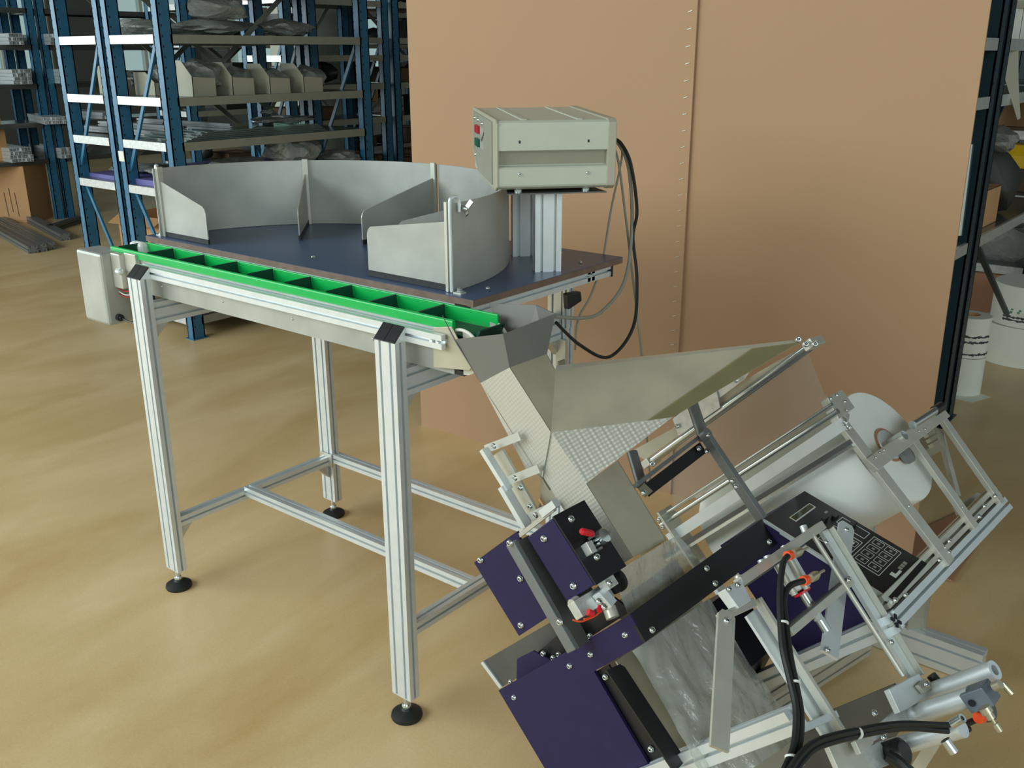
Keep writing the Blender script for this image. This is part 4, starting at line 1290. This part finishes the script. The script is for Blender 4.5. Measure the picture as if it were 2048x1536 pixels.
# ------------------------------------------------------------------ storage racks
def rack(x0, x1, y0, y1, zs, h, label, mt='blue_rack', brace=True, edge='galv_side', label_plate=False, zbrace=(0.15, 0.95), pw=.055, low_tie=True):
    t = thing('storage_rack', ((x0 + x1) / 2, (y0 + y1) / 2, 0), label, 'shelving')
    pd = .072
    for x in (x0, x1 - pw):
        for y in (y0, y1 - pd):
            o = MB()
            # C-channel upright: web towards the camera side, two flanges
            o.box((x, y, .004), (x + pw, y + .006, h)).box((x, y, .004), (x + .006, y + pd, h)).box((x + pw - .006, y, .004), (x + pw, y + pd, h)).box((x, y + pd - .006, .004), (x + .02, y + pd, h)).box((x + pw - .02, y + pd - .006, .004), (x + pw, y + pd, h))
            u = o.build('upright', mt, t)
            MB().box((x - .012, y - .012, 0), (x + pw + .012, y + pd + .012, .004)).build('foot_plate', mt, u)
            s_ = MB()
            n = int(h / .05)
            for k in range(n):
                z = .06 + k * .05
                s_.box((x + .004, y - .0006, z), (x + .010, y + .001, z + .012))
                s_.box((x + pw - .001, y + .012, z + .006), (x + pw + .0006, y + .019, z + .016))
            s_.build('slot_holes', 'slot', u, kind='stuff')
    for z in zs:
        sh = MB().box((x0 + .004, y0 + .01, z - .006), (x1 - .004, y1 - .01, z)).build('shelf', 'shelf_top', t)
        MB().box((x0 + .058, y0 - .002, z - .042), (x1 - .058, y0 + .010, z + .001)).build('shelf_end', 'galv', sh)
        MB().box((x1 - .012, y0 + .06, z - .042), (x1, y1 - .06, z + .001)).build('shelf_edge', edge, sh)
        MB().box((x0, y0 + .06, z - .042), (x0 + .012, y1 - .06, z + .001)).build('shelf_edge', edge, sh)
    if brace:
        for (za, zb) in ((.80, .10), (.88, 1.60), (2.3, 1.68)):
            if za < h:
                MB().bar((x0 + .05, y0 + .03, za), (x1 - .05, y0 + .03, min(zb, h)), .012, .022).build('brace', mt, t)
        if low_tie: MB().bar((x0 + .05, y0 + .03, .13), (x1 - .05, y0 + .03, .13), .012, .024).build('brace', mt, t)
        MB().bar((x0 + .05, y1 - .03, .85), (x1 - .05, y1 - .03, 1.6), .012, .022).build('brace', mt, t)
        MB().bar((x0 - .004, y0 + .1, .95), (x0 - .004, y1 - .1, 1.9), .03, .004, up=(1, 0, 0)).build('cross_strap', 'galv_side', t)
        MB().bar((x0 - .010, y0 + .1, 1.9), (x0 - .010, y1 - .1, .95), .03, .004, up=(1, 0, 0)).build('cross_strap', 'galv_side', t)
    return t


ZS = (.12, .805, 1.048, 1.273, 1.578, 1.86)
rk1 = rack(-3.245, -2.745, 1.555, 2.965, ZS, 2.3, 'blue storage rack at the near left, outer half of the double row')
rk2 = rack(-2.715, -2.19, 1.555, 2.965, ZS, 2.3, 'blue storage rack behind the sorting table, inner half of the double row')
MB().box((-2.716, 1.551, .93), (-2.664, 1.5545, .985)).build('price_label', 'paper', rk2, label='torn pale sticker on the upright')
rack(-3.80, -3.30, 3.22, 4.22, (.12, .62, 1.02, 1.27, 1.475, 1.60, 1.86), 2.3, 'blue storage rack in the second row, nearer bay beside the partition')
rack(-3.80, -3.30, 4.26, 5.66, (.12, .60, 1.02, 1.27, 1.475, 1.60, 1.86), 2.3, 'blue storage rack in the second row, farther bay beside the partition')
rack(-5.3, -4.8, 3.4, 4.9, (.12, .62, 1.04, 1.3, 1.58, 1.86), 2.3, 'blue storage rack in the third row, seen through the near shelves')
rack(-5.3, -4.8, 4.95, 6.45, (.12, .62, 1.04, 1.3, 1.58, 1.86), 2.3, 'blue storage rack at the far end of the third row')
rack(-7.35, -6.80, 3.25, 4.85, (.565, .895, 1.235, 1.57, 1.88), 2.3, 'blue storage rack at the far left loaded with profile bundles', brace=False, edge='dark_steel')
rack(-7.35, -6.80, 1.6, 3.22, (.565, .895, 1.235, 1.57, 1.88), 2.3, 'blue storage rack cut off by the left edge of the photo', brace=False, edge='dark_steel')
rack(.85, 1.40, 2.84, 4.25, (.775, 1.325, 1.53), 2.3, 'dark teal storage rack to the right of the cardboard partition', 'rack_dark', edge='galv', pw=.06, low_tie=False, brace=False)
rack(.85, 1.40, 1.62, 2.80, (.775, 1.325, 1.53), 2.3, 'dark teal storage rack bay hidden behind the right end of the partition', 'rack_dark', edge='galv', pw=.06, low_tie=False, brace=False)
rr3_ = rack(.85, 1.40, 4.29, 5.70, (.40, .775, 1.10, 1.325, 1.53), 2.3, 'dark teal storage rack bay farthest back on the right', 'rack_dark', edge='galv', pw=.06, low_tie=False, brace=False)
MB().bar((1.385, 2.93, .735), hit((2014, 628), (1.385, 3, 0), (1, 0, 0)), .012, .024, up=(1, 0, 0)).build('brace', 'rack_dark', rr3_)
MB().bar(hit((1976, 262), (1.385, 3, 0), (1, 0, 0)), hit((2013, 196), (1.385, 3, 0), (1, 0, 0)), .012, .024, up=(1, 0, 0)).build('brace', 'rack_dark', rr3_)


# ------------------------------------------------------------------ things on and under the racks
def profile_bundle(p, d, n, rows, L_, label, s=.032, group=None):
    """bundle of aluminium profiles lying along d, open ends at p"""
    p, d = V(p), V(d).normalized()
    sd = V((-d.y, d.x, 0))
    mb, en = MB(), MB()
    for i in range(n):
        for j in range(rows):
            c = p + sd * ((i - (n - 1) / 2) * s) + Z_ * (s * (j + .5)) + d * random.uniform(-.02, .02)
            mb.bar(c - d * L_, c, s * .94, s * .94)
            for k in range(4):
                a_ = PI / 4 + k * PI / 2
                en.bar(c + (sd * math.cos(a_) + Z_ * math.sin(a_)) * s * .26 - d * .003, c + (sd * math.cos(a_) + Z_ * math.sin(a_)) * s * .26 + d * .0006, s * .24, s * .24)
    t = thing('profile_bundle', p - d * L_ / 2, label, 'metal profiles', group)
    mb.build('profiles', 'alu', t, kind='stuff')
    en.build('open_ends', 'slot', t, kind='stuff')
    return t


for (y, z, n, r, xo, lab) in ((2.98, 1.57, 4, 3, .10, 'bundle of profiles on the second shelf from the top at the far left'),
                          (3.32, 1.57, 3, 3, .12, 'smaller bundle of profiles behind the leftmost near upright, second shelf from the top'),
                          (3.00, 1.235, 5, 4, .06, 'bundle of profiles on the middle shelf of the far left rack'),
                          (3.36, 1.235, 3, 4, .12, 'narrow bundle of profiles on the middle shelf, right behind the leftmost near upright'),
                          (3.10, .895, 6, 2, .34, 'slanted bundle of profiles sticking out of the fourth shelf at the far left'),
                          (3.80, .895, 6, 2, .06, 'bundle of profiles on the fourth shelf seen behind the braces'),
                          (2.86, .565, 6, 4, .1, 'dark stacked bundle of profiles on the lowest shelf at the left edge'),
                          (3.28, .565, 3, 3, .1, 'small bundle of profiles on the lowest shelf behind the leftmost near upright')):
    profile_bundle((-6.80 + xo, y, z), (1, -.05 if xo < .3 else -.28, 0), n, r, .75, lab)
# long single profiles on the near rack, ends sticking out to the left
for i, (y, z, x, l, w_) in enumerate(((1.72, 1.05, -3.42, .9, .05), (1.80, 1.075, -3.30, .8, .05), (1.9, 1.05, -3.26, 1.0, .05), (2.02, 1.082, -3.25, .9, .04))):
    tag(MB().prof((x, y, z + .02), (x + l, y + .03, z + .02), (0, 1, 0), w_, .03, 2, 1).build('profile_bar', 'grey_bar', None), ('long aluminium profile on the near left shelf, foremost of four', 'long aluminium profile on the near left shelf, second from the front', 'long aluminium profile on the near left shelf, third from the front', 'long aluminium profile on the near left shelf, rearmost of four')[i], 'metal profile', 'loose profiles on the near left rack')
for i, (y, z) in enumerate(((1.92, 1.305), (2.02, 1.305), (1.97, 1.338), (2.08, 1.338), (2.16, 1.305))):
    tag(MB().prof((-3.36 + .03 * i, y, z), (-2.50, y + .02, z), (0, 1, 0), .055, .03, 2, 1).build('profile_bar', 'alu', None), ('lower-layer front', 'lower-layer middle', 'upper-layer front', 'upper-layer rear', 'lower-layer rearmost')[i] + ' pale aluminium profile stacked behind the film-wrapped brackets', 'metal profile', 'pale profiles stacked on the middle shelf')


def crumple(name, c, sx, sy, sz, label, cat='packing film', mt='wrap', seed=0, sub=3, amp=.55, group=None):
    """a crushed sheet of film: ridged, creased heap with flat facets"""
    rnd = random.Random(seed)
    bm = bmesh.new()
    bmesh.ops.create_icosphere(bm, subdivisions=sub, radius=1.0)
    ridges = [(V((rnd.gauss(0, 1), rnd.gauss(0, 1), rnd.gauss(0, 1))).normalized(), rnd.uniform(1.5, 9), rnd.uniform(0, 6.28), rnd.uniform(.3, 1)) for _ in range(16)]
    cuts = [(V((rnd.gauss(0, 1), rnd.gauss(0, 1), rnd.gauss(.2, .8))).normalized(), rnd.uniform(.55, .9)) for _ in range(12)]
    for v in bm.verts:
        n = v.co.normalized()
        d = sum(w_ / k * (1 - abs(math.sin(n.dot(q) * k + p)) * 2) for q, k, p, w_ in ridges)
        p = n * (1 + amp * .35 * d + (rnd.uniform(-.13, .13) if mt == 'wrap' else rnd.uniform(-.04, .04)))
        for q, h in cuts:
            e = p.dot(q) - h
            if e > 0: p -= q * e * .8
        v.co = V((p.x * sx, p.y * sy, max(-.85, p.z) * sz))
    me = bpy.data.meshes.new(name)
    bm.to_mesh(me)
    bm.free()
    for f in me.polygons: f.use_smooth = mt != 'wrap'
    me.materials.append(MT[mt].m)
    o = bpy.data.objects.new(name, me)
    c = V(c)
    z0 = min(v.co.z for v in me.vertices)
    link(o, (c.x, c.y, c.z - z0 + .001))
    return tag(o, label, cat, group)


# top shelf of the near racks: long film-wrapped packages
crumple('wrapped_package', (-2.95, 1.95, 1.578), .34, .22, .055, 'long flat package wrapped in clear film on the upper shelf between the left uprights', seed=1)
crumple('wrapped_package', (-2.42, 2.02, 1.578), .22, .34, .055, 'flat film-wrapped package on the upper shelf right of the third upright', seed=2)
crumple('wrapped_package', (-2.36, 2.02, 1.66), .15, .20, .085, 'bulging bag of clear film on top of the flat package, upper shelf', seed=3)
crumple('wrapped_package', (-2.38, 2.52, 1.578), .14, .22, .055, 'rolled package in brownish film at the right end of the upper shelf', seed=4)
# bent sheet brackets in film on the middle shelf
for i, (x, y, w_, h_) in enumerate(((-2.95, 1.68, .22, .15), (-2.62, 1.70, .20, .12), (-2.34, 1.74, .22, .18), (-2.32, 1.98, .20, .17), (-2.31, 2.22, .20, .16), (-2.31, 2.46, .20, .16))):
    z = 1.274
    br = MB().plate([(x - w_ / 2, y, z), (x + w_ / 2, y, z), (x + w_ / 2, y, z + h_ * .55), (x + w_ * .1, y, z + h_), (x - w_ / 2, y, z + h_)], .003, n=(0, 1, 0))
    br.plate([(x + w_ / 2, y, z), (x + w_ / 2, y, z + h_ * .55), (x + w_ / 2, y + .14, z + h_ * .5), (x + w_ / 2, y + .14, z)], .003, n=(-1, 0, 0))
    br.plate([(x - w_ / 2, y, z), (x - w_ / 2, y, z + h_), (x - w_ / 2, y + .14, z + h_ * .8), (x - w_ / 2, y + .14, z)], .003, n=(1, 0, 0))
    tag(br.build('sheet_bracket', 'beige_d', None), 'bent sheet-metal bracket, %s on the middle rack shelf' % ('between the first and second uprights', 'just right of the second upright', 'just behind the third upright', 'first right of the third upright', 'second right of the third upright', 'third right of the third upright')[i], 'metal bracket', 'bent brackets on the middle shelf')
for i, (x, y, sx, sy, sz) in enumerate(((-2.96, 1.80, .17, .14, .075), (-2.60, 1.90, .15, .2, .10), (-2.38, 1.90, .13, .16, .11), (-2.40, 2.14, .12, .14, .09), (-2.38, 2.38, .11, .14, .08), (-2.34, 2.60, .12, .12, .09))):
    crumple('film_bag', (x, y, 1.274), sx, sy, sz, 'crumpled clear film bag %s' % ('over the brackets between the first and second uprights', 'over the brackets right of the second upright', 'heaped behind the third upright on the middle shelf', 'over the brackets right of the third upright', 'low over the brackets halfway along the middle shelf', 'at the right end of the brackets on the middle shelf')[i], seed=10 + i)
# clear acrylic sheets on the shelf below
for i in range(5):
    z = 1.049 + i * .010
    tag(MB().box((-2.68 + .015 * i, 1.66 + .03 * i, z), (-2.22 + .004 * i, 2.62 - .02 * i, z + .008)).build('acrylic_sheet', 'acryl', None), ('lowest', 'second lowest', 'middle', 'second highest', 'topmost')[i] + ' clear acrylic sheet of the flat stack on the third shelf', 'plastic sheet', 'acrylic sheets stacked on the third shelf')
crumple('film_bag', (-2.42, 2.45, 1.1), .16, .28, .022, 'flat crumpled film lying on the stack of acrylic sheets', seed=21)
crumple('film_bag', (-2.44, 2.36, 1.145), .05, .06, .022, 'small white knot of film on top of the acrylic sheets', seed=22)
# lilac sheets and film on the shelf at table height
tag(MB().box((-2.70, 1.60, .8055), (-2.20, 2.9, .835)).build('lilac_sheet', 'lilac', None), 'stack of lilac sheets under film on the right near rack', 'sheet stack')
tag(MB().box((-3.20, 1.62, .8055), (-2.76, 2.8, .828)).build('lilac_sheet', 'lilac', None), 'lilac sheets under film between the first and second uprights', 'sheet stack')
for i, (x, y, z, sx, sy, sz, lab) in enumerate(((-2.98, 1.85, .83, .22, .22, .03, 'flat film over the lilac sheets between the first and second uprights'), (-2.46, 1.72, .836, .24, .13, .035, 'folded film over the lilac sheets right of the second upright'),
                                          (-2.36, 2.05, .836, .17, .22, .06, 'crumpled film behind the guard wall, left heap on the lilac sheets'), (-2.36, 2.46, .836, .17, .2, .12, 'tall crumpled film bag behind the guard wall on the lilac sheets'), (-2.3, 2.76, .836, .12, .18, .05, 'low film heap at the right end of the lilac sheets'))):
    crumple('film_bag', (x, y, z), sx, sy, sz, lab, seed=30 + i)


def carton(x, y, z, sx, sy, sz, rot, label, mt='card2', open_=False, group=None):
    c_, s_ = math.cos(math.radians(rot)), math.sin(math.radians(rot))

    def P(a, b, h): return V((x + a * c_ - b * s_, y + a * s_ + b * c_, z + h))
    t = thing('carton', (x, y, z), label, 'cardboard box', group)
    hx, hy = sx / 2, sy / 2
    if not open_:
        MB().hexa([P(a, b, h) for h in (0.001, sz) for a, b in ((-hx, -hy), (hx, -hy), (hx, hy), (-hx, hy))]).build('body', mt, t)
        MB().hexa([P(a, b, h) for h in (sz, sz + .001) for a, b in ((-hx, -.02), (hx, -.02), (hx, .02), (-hx, .02))]).build('tape', 'card_r', t)
        for b0, b1 in ((-hy, -.004), (.004, hy)):
            MB().hexa([P(a, b, h) for h in (sz - .004, sz + .0005) for a, b in ((-hx, b0), (hx, b0), (hx, b1), (-hx, b1))]).build('flap', mt, t)
    else:
        w_ = MB()
        for a0, b0, a1, b1 in ((-hx, -hy, hx, -hy), (hx, -hy, hx, hy), (hx, hy, -hx, hy), (-hx, hy, -hx, -hy)):
            w_.bar(P(a0, b0, sz / 2), P(a1, b1, sz / 2), .006, sz - .004)
        w_.hexa([P(a, b, h) for h in (0.001, .008) for a, b in ((-hx, -hy), (hx, -hy), (hx, hy), (-hx, hy))])
        w_.build('body', mt, t)
        for (a0, b0, a1, b1, oa, ob) in ((-hx, -hy, hx, -hy, 0, -1), (hx, -hy, hx, hy, 1, 0)):
            MB().plate([P(a0, b0, sz), P(a1, b1, sz), P(a1 + oa * .1, b1 + ob * .1, sz - .05), P(a0 + oa * .1, b0 + ob * .1, sz - .05)], .004).build('flap', mt, t)
    return t


# cartons by the left racks
bigc = carton(-7.07, 2.93, 0, .42, .40, .52, 36, 'tall brown carton standing on the floor at the left edge under the shelves')
for i in range(3):
    c_ = V((-7.07, 2.93, 0))
    d_ = V((math.cos(math.radians(36)), math.sin(math.radians(36)), 0))
    n_ = V((d_.y, -d_.x, 0))
    pz = .06 + (.04 if i == 1 else 0)
    MB().bar(c_ + n_ * .2005 + d_ * (.0 + .05 * i) + Z_ * pz, c_ + n_ * .2005 + d_ * (-.01 + .05 * i) + Z_ * (pz + .22), .008, .001, up=n_).build('printed_stripe', 'card_d', bigc)
carton(-7.06, 2.68, .566, .34, .30, .30, 0, 'brown carton on the lowest shelf of the far left rack', 'card2')
carton(-7.06, 2.64, .896, .34, .34, .31, 0, 'brown carton on the fourth shelf of the far left rack', 'card2')
carton(-3.0, 2.02, .125, .40, .52, .22, 0, 'open brown carton on the bottom shelf under the near left rack', 'card2', True)
carton(-2.52, 2.05, .125, .30, .6, .20, 0, 'dark brown carton on the bottom shelf behind the second upright', 'card_d')
crumple('film_bag', (-3.0, 1.98, .2), .18, .20, .17, 'grey film scraps heaped in the open carton', seed=41, mt='wrap')
tag(MB().box((-2.62, 1.72, .345), (-2.26, 2.25, .53)).build('white_box', 'paper', None, bevel=.01), 'pale box under the lilac sheets beside the third upright', 'box')
carton(-4.6, 2.9, 0, .5, .4, .3, 10, 'low open carton on the floor behind the leftmost upright', 'card2', True)
# profiles lying on the floor
for i, (a, b) in enumerate((((0, 452), (84, 496)), ((0, 462), (66, 499)), ((18, 448), (100, 492)))):
    p, q = hit(a, (0, 0, .03), Z_), hit(b, (0, 0, .03), Z_)
    tag(MB().prof(p - (q - p).normalized() * .3, q, Z_, .055, .075, 1, 2).build('floor_profile', 'grey_bar', None), ('grey metal profile on the floor at the left edge, middle one', 'grey metal profile on the floor at the left edge, nearest one', 'grey metal profile on the floor at the left edge, farther one')[i], 'metal profile', 'profiles lying on the floor')
p, q = hit((46, 430), (0, 0, .03), Z_), hit((130, 474), (0, 0, .03), Z_)
tag(MB().prof(p, q, Z_, .06, .08, 1, 2).build('floor_profile', 'grey_bar', None), 'single grey metal profile lying in front of the tall carton', 'metal profile', 'profiles lying on the floor')
p, q = hit((98, 458), (0, 0, .03), Z_), hit((160, 438), (0, 0, .03), Z_)
tag(MB().prof(p, q, Z_, .06, .06, 1, 1).build('floor_profile', 'dark_steel', None), 'dark profile on the floor pointing towards the leftmost upright', 'metal profile', 'profiles lying on the floor')
# clutter of the rows behind
rnd = random.Random(5)
ORD = ('first', 'second', 'third', 'fourth', 'fifth', 'sixth', 'seventh')
for (rname, x0, x1, y0, y1, zs) in (('second rack row near bay', -3.74, -3.34, 3.32, 4.12, (.62, 1.02, 1.27, 1.60)), ('second rack row far bay', -3.74, -3.34, 4.36, 5.56, (.60, 1.02, 1.27, 1.60, 1.86)), ('third rack row near bay', -5.24, -4.86, 3.5, 4.8, (.12, .62, 1.04, 1.3, 1.58)), ('third rack row far bay', -5.24, -4.86, 5.05, 6.35, (.62, 1.04, 1.3, 1.58, 1.86)), ('far left rack', -7.2, -6.86, 3.9, 4.75, (.565, 1.235, 1.57))):
    for iz, z in enumerate(zs):
        y = y0 + .02
        ni = 0
        while y < y1 - .2:
            w_ = rnd.uniform(.16, .42)
            if y + w_ > y1: break
            h_ = rnd.uniform(.05, .16)
            if rnd.random() < .8:
                k_ = rnd.random()
                where = 'in the %s, %s shelf up, %s from left' % (rname, ORD[iz], ORD[ni])
                ni += 1
                if k_ < .45:
                    carton((x0 + x1) / 2, y + w_ / 2, z + .001, x1 - x0 - rnd.uniform(.02, .12), w_ * .92, h_, 0, 'dusky carton ' + where, 'card_d' if rnd.random() < .75 else 'card2', group='cartons on the rear racks')
                elif k_ < .75:
                    b_ = MB().box(((x0 + x1) / 2 - .15, y, z + .001), ((x0 + x1) / 2 + .16, y + w_ * .9, z + h_))
                    b_.box(((x0 + x1) / 2 - .16, y - .006, z + h_ - .015), ((x0 + x1) / 2 + .17, y + w_ * .9 + .006, z + h_))
                    tag(b_.build('storage_bin', 'darkstuff', None), 'dark bin ' + where, 'storage bin', 'dark bins on the rear racks')
                else:
                    crumple('dark_bundle', ((x0 + x1) / 2, y + w_ / 2, z), .17, w_ * .45, h_ * .6, 'dark bundle ' + where, mt='darkstuff', seed=rnd.randint(0, 999), sub=3, group='dark bundles on the rear racks')
            y += w_ + rnd.uniform(.01, .06)
# white drums with dark parts at the upper right of the left racks
for i, y in enumerate((4.45, 4.72)):
    crumple('dark_bundle', (-3.5, y, 1.86), .2, .14, .12, 'black crumpled sack on the top rear shelf next to the partition, %s' % ('left one', 'right one')[i], mt='rubber', seed=60 + i, sub=3)
tag(MB().box((-4.35, 3.9, 0), (-3.95, 4.3, 1.95)).build('white_cabinet', 'beige', None, bevel=.01), 'tall pale cabinet standing between the rear racks', 'cabinet')

# ------------------------------------------------------------------ right-hand side: white film rolls and rack contents
def paper_roll(p, r, h, label, print_=None, core=.035):
    t = thing('paper_roll', p, label, 'film roll')
    p = V(p)
    MB().pipe(p + Z_ * .001, p + Z_ * h, r, core, 48).build('wound_film', 'paper', t, smooth=True)
    MB().pipe(p + Z_ * .001, p + Z_ * (h + .002), core, core - .006, 24).build('core_tube', 'card2', t, smooth=True)
    if print_:
        for (z, n_, mt_, sp) in print_:
            mb = MB()
            for k in range(n_):
                a_ = math.radians(-120 + sp * k)
                c = p + V((math.cos(a_), math.sin(a_), 0)) * r
                tv = V((-math.sin(a_), math.cos(a_), 0))
                mb.bar(c - tv * .006 + Z_ * z, c + tv * .006 + Z_ * (z + random.uniform(-.004, .004)), random.uniform(.004, .012), .0012, up=V((math.cos(a_), math.sin(a_), 0)))
            mb.build('printed_band', mt_, t, kind='stuff')
    return t


r1 = V((1.335, 3.275, 0))
paper_roll(r1, .082, .175, 'lower white roll standing on paper beside the dark rack post')
paper_roll(r1 + Z_ * .1775, .082, .185, 'upper white roll with printed lines beside the dark rack post', [(.02, 26, 'dark_print', 5), (.10, 20, 'dark_print', 6), (.075, 20, 'dark_print', 6)])
r2 = V((1.43, 3.99, 0))
paper_roll(r2, .20, .20, 'lower of the two large white rolls stacked under the right rack')
paper_roll(r2 + V((.02, -.02, .203)), .185, .20, 'upper of the two large white rolls, with green printed band', [(.035, 40, 'dark_print', 3.2), (.05, 40, 'dark_print', 3.2), (.075, 10, 'green_print', 11), (.088, 9, 'green_print', 12)], .05)
r3 = V((1.165, 2.93, 0))
paper_roll(r3, .085, .26, 'lower white roll at the right edge of the cardboard partition')
paper_roll(r3 + Z_ * .262, .085, .24, 'tall white roll stacked at the right edge of the cardboard partition')
tag(MB().plate([(1.20, 3.14, .0005), (1.42, 3.13, .0005), (1.47, 3.26, .0005), (1.25, 3.36, .0005)], .0005, n=Z_).build('paper_sheet', 'paper', None), 'white paper sheet on the floor under the printed rolls', 'paper')
cq_ = hit((1985, 650), (0, 0, 0), Z_)
carton(cq_.x - .05, 4.52, 0, .62, .36, .37, 0, 'brown carton behind the large white rolls', 'card_r')
crumple('film_bag', (1.15, 4.50, .371), .30, .17, .15, 'crumpled clear film on the brown carton under the right rack', seed=71)
b_ = hit((1966, 452), (0, 0, .776), Z_)
carton(b_.x - .08, b_.y + .06, .776, .18, .22, .16, 0, 'brown carton on the lower shelf of the right rack behind the post', 'card2')
b_ = hit((2012, 440), (0, 0, .776), Z_)
crumple('grey_sack', (b_.x - .14, b_.y + .14, .777), .17, .26, .20, 'dark grey sack of packing film on the right rack shelf', seed=72, mt='darkstuff', sub=3)
crumple('film_bag', (b_.x - .14, b_.y + .12, 1.05), .13, .20, .07, 'glossy film on top of the grey sack in the right rack', seed=73)
yb = MB()
y0_ = hit((2034, 322), (1.22, 0, 0), (1, 0, 0))
yb.box((y0_.x - .08, y0_.y - .06, y0_.z - .03), (y0_.x + .06, y0_.y + .16, y0_.z + .03))
yb.plate([(y0_.x - .08, y0_.y - .06, y0_.z + .03), (y0_.x + .06, y0_.y - .06, y0_.z + .03), (y0_.x + .03, y0_.y - .02, y0_.z + .08), (y0_.x - .05, y0_.y - .02, y0_.z + .08)], .14, n=(0, 1, 0))
tag(yb.build('yellow_tray', 'yellow', None), 'yellow plastic tray on the pile in the right rack', 'tray')
w0_ = hit((2026, 80), (0, 0, 1.532), Z_)
w0_.x -= .12
wr = thing('film_pack', (w0_.x, w0_.y, 1.533), 'white film-wrapped pack with tape on the top shelf of the right rack', 'package')
WX, WY = w0_.x - .12, w0_.y
MB().grid(lambda a, b: V((WX + .26 * a, WY + .012 * math.sin(20 * a), 1.533 + .35 * b)), 24, 4).grid(lambda a, b: V((WX + .26 + .010 * math.sin(22 * a), WY + .02 + .28 * a, 1.533 + .35 * b)), 24, 4).box((WX + .01, WY + .016, 1.533), (WX + .245, WY + .30, 1.88)).build('wrapping', 'paper', wr)
MB().box((WX - .004, WY - .016, 1.66), (WX + .272, WY + .31, 1.69)).build('tape', 'beige_d', wr)
MB().box((WX + .2712, WY + .22, 1.60), (WX + .274, WY + .28, 1.76)).build('label', 'red', wr)
carton(1.12, 4.75, 1.101, .30, .3, .14, 0, 'small brown carton high on the farthest right rack bay', 'card2')
carton(1.14, 4.70, .776, .34, .5, .18, 0, 'wide dull carton on the farthest right rack bay, lower shelf', 'card_d')
P_ = [hit(p, (1.46, 3.1, 1.3), CN) for p in ((2003, 62), (2036, 92), (2036, 160), (2040, 236), (2034, 240), (1996, 115), (2004, 96))]
tag(MB().plate(P_, .004, n=-CN).build('hanging_sheet', 'beige_d', None), 'pale bent sheet hanging over the edge of the right rack shelf', 'sheet')
pa, pb = hit((1938, 288), (1.42, 2.78, 1), CN), hit((1916, 470), (1.42, 2.78, 1), CN)
tag(MB().tube(pa, pb, .017, 16).build('metal_tube', 'chrome', None, smooth=True), 'bright metal tube leaning against the dark rack post', 'tube')
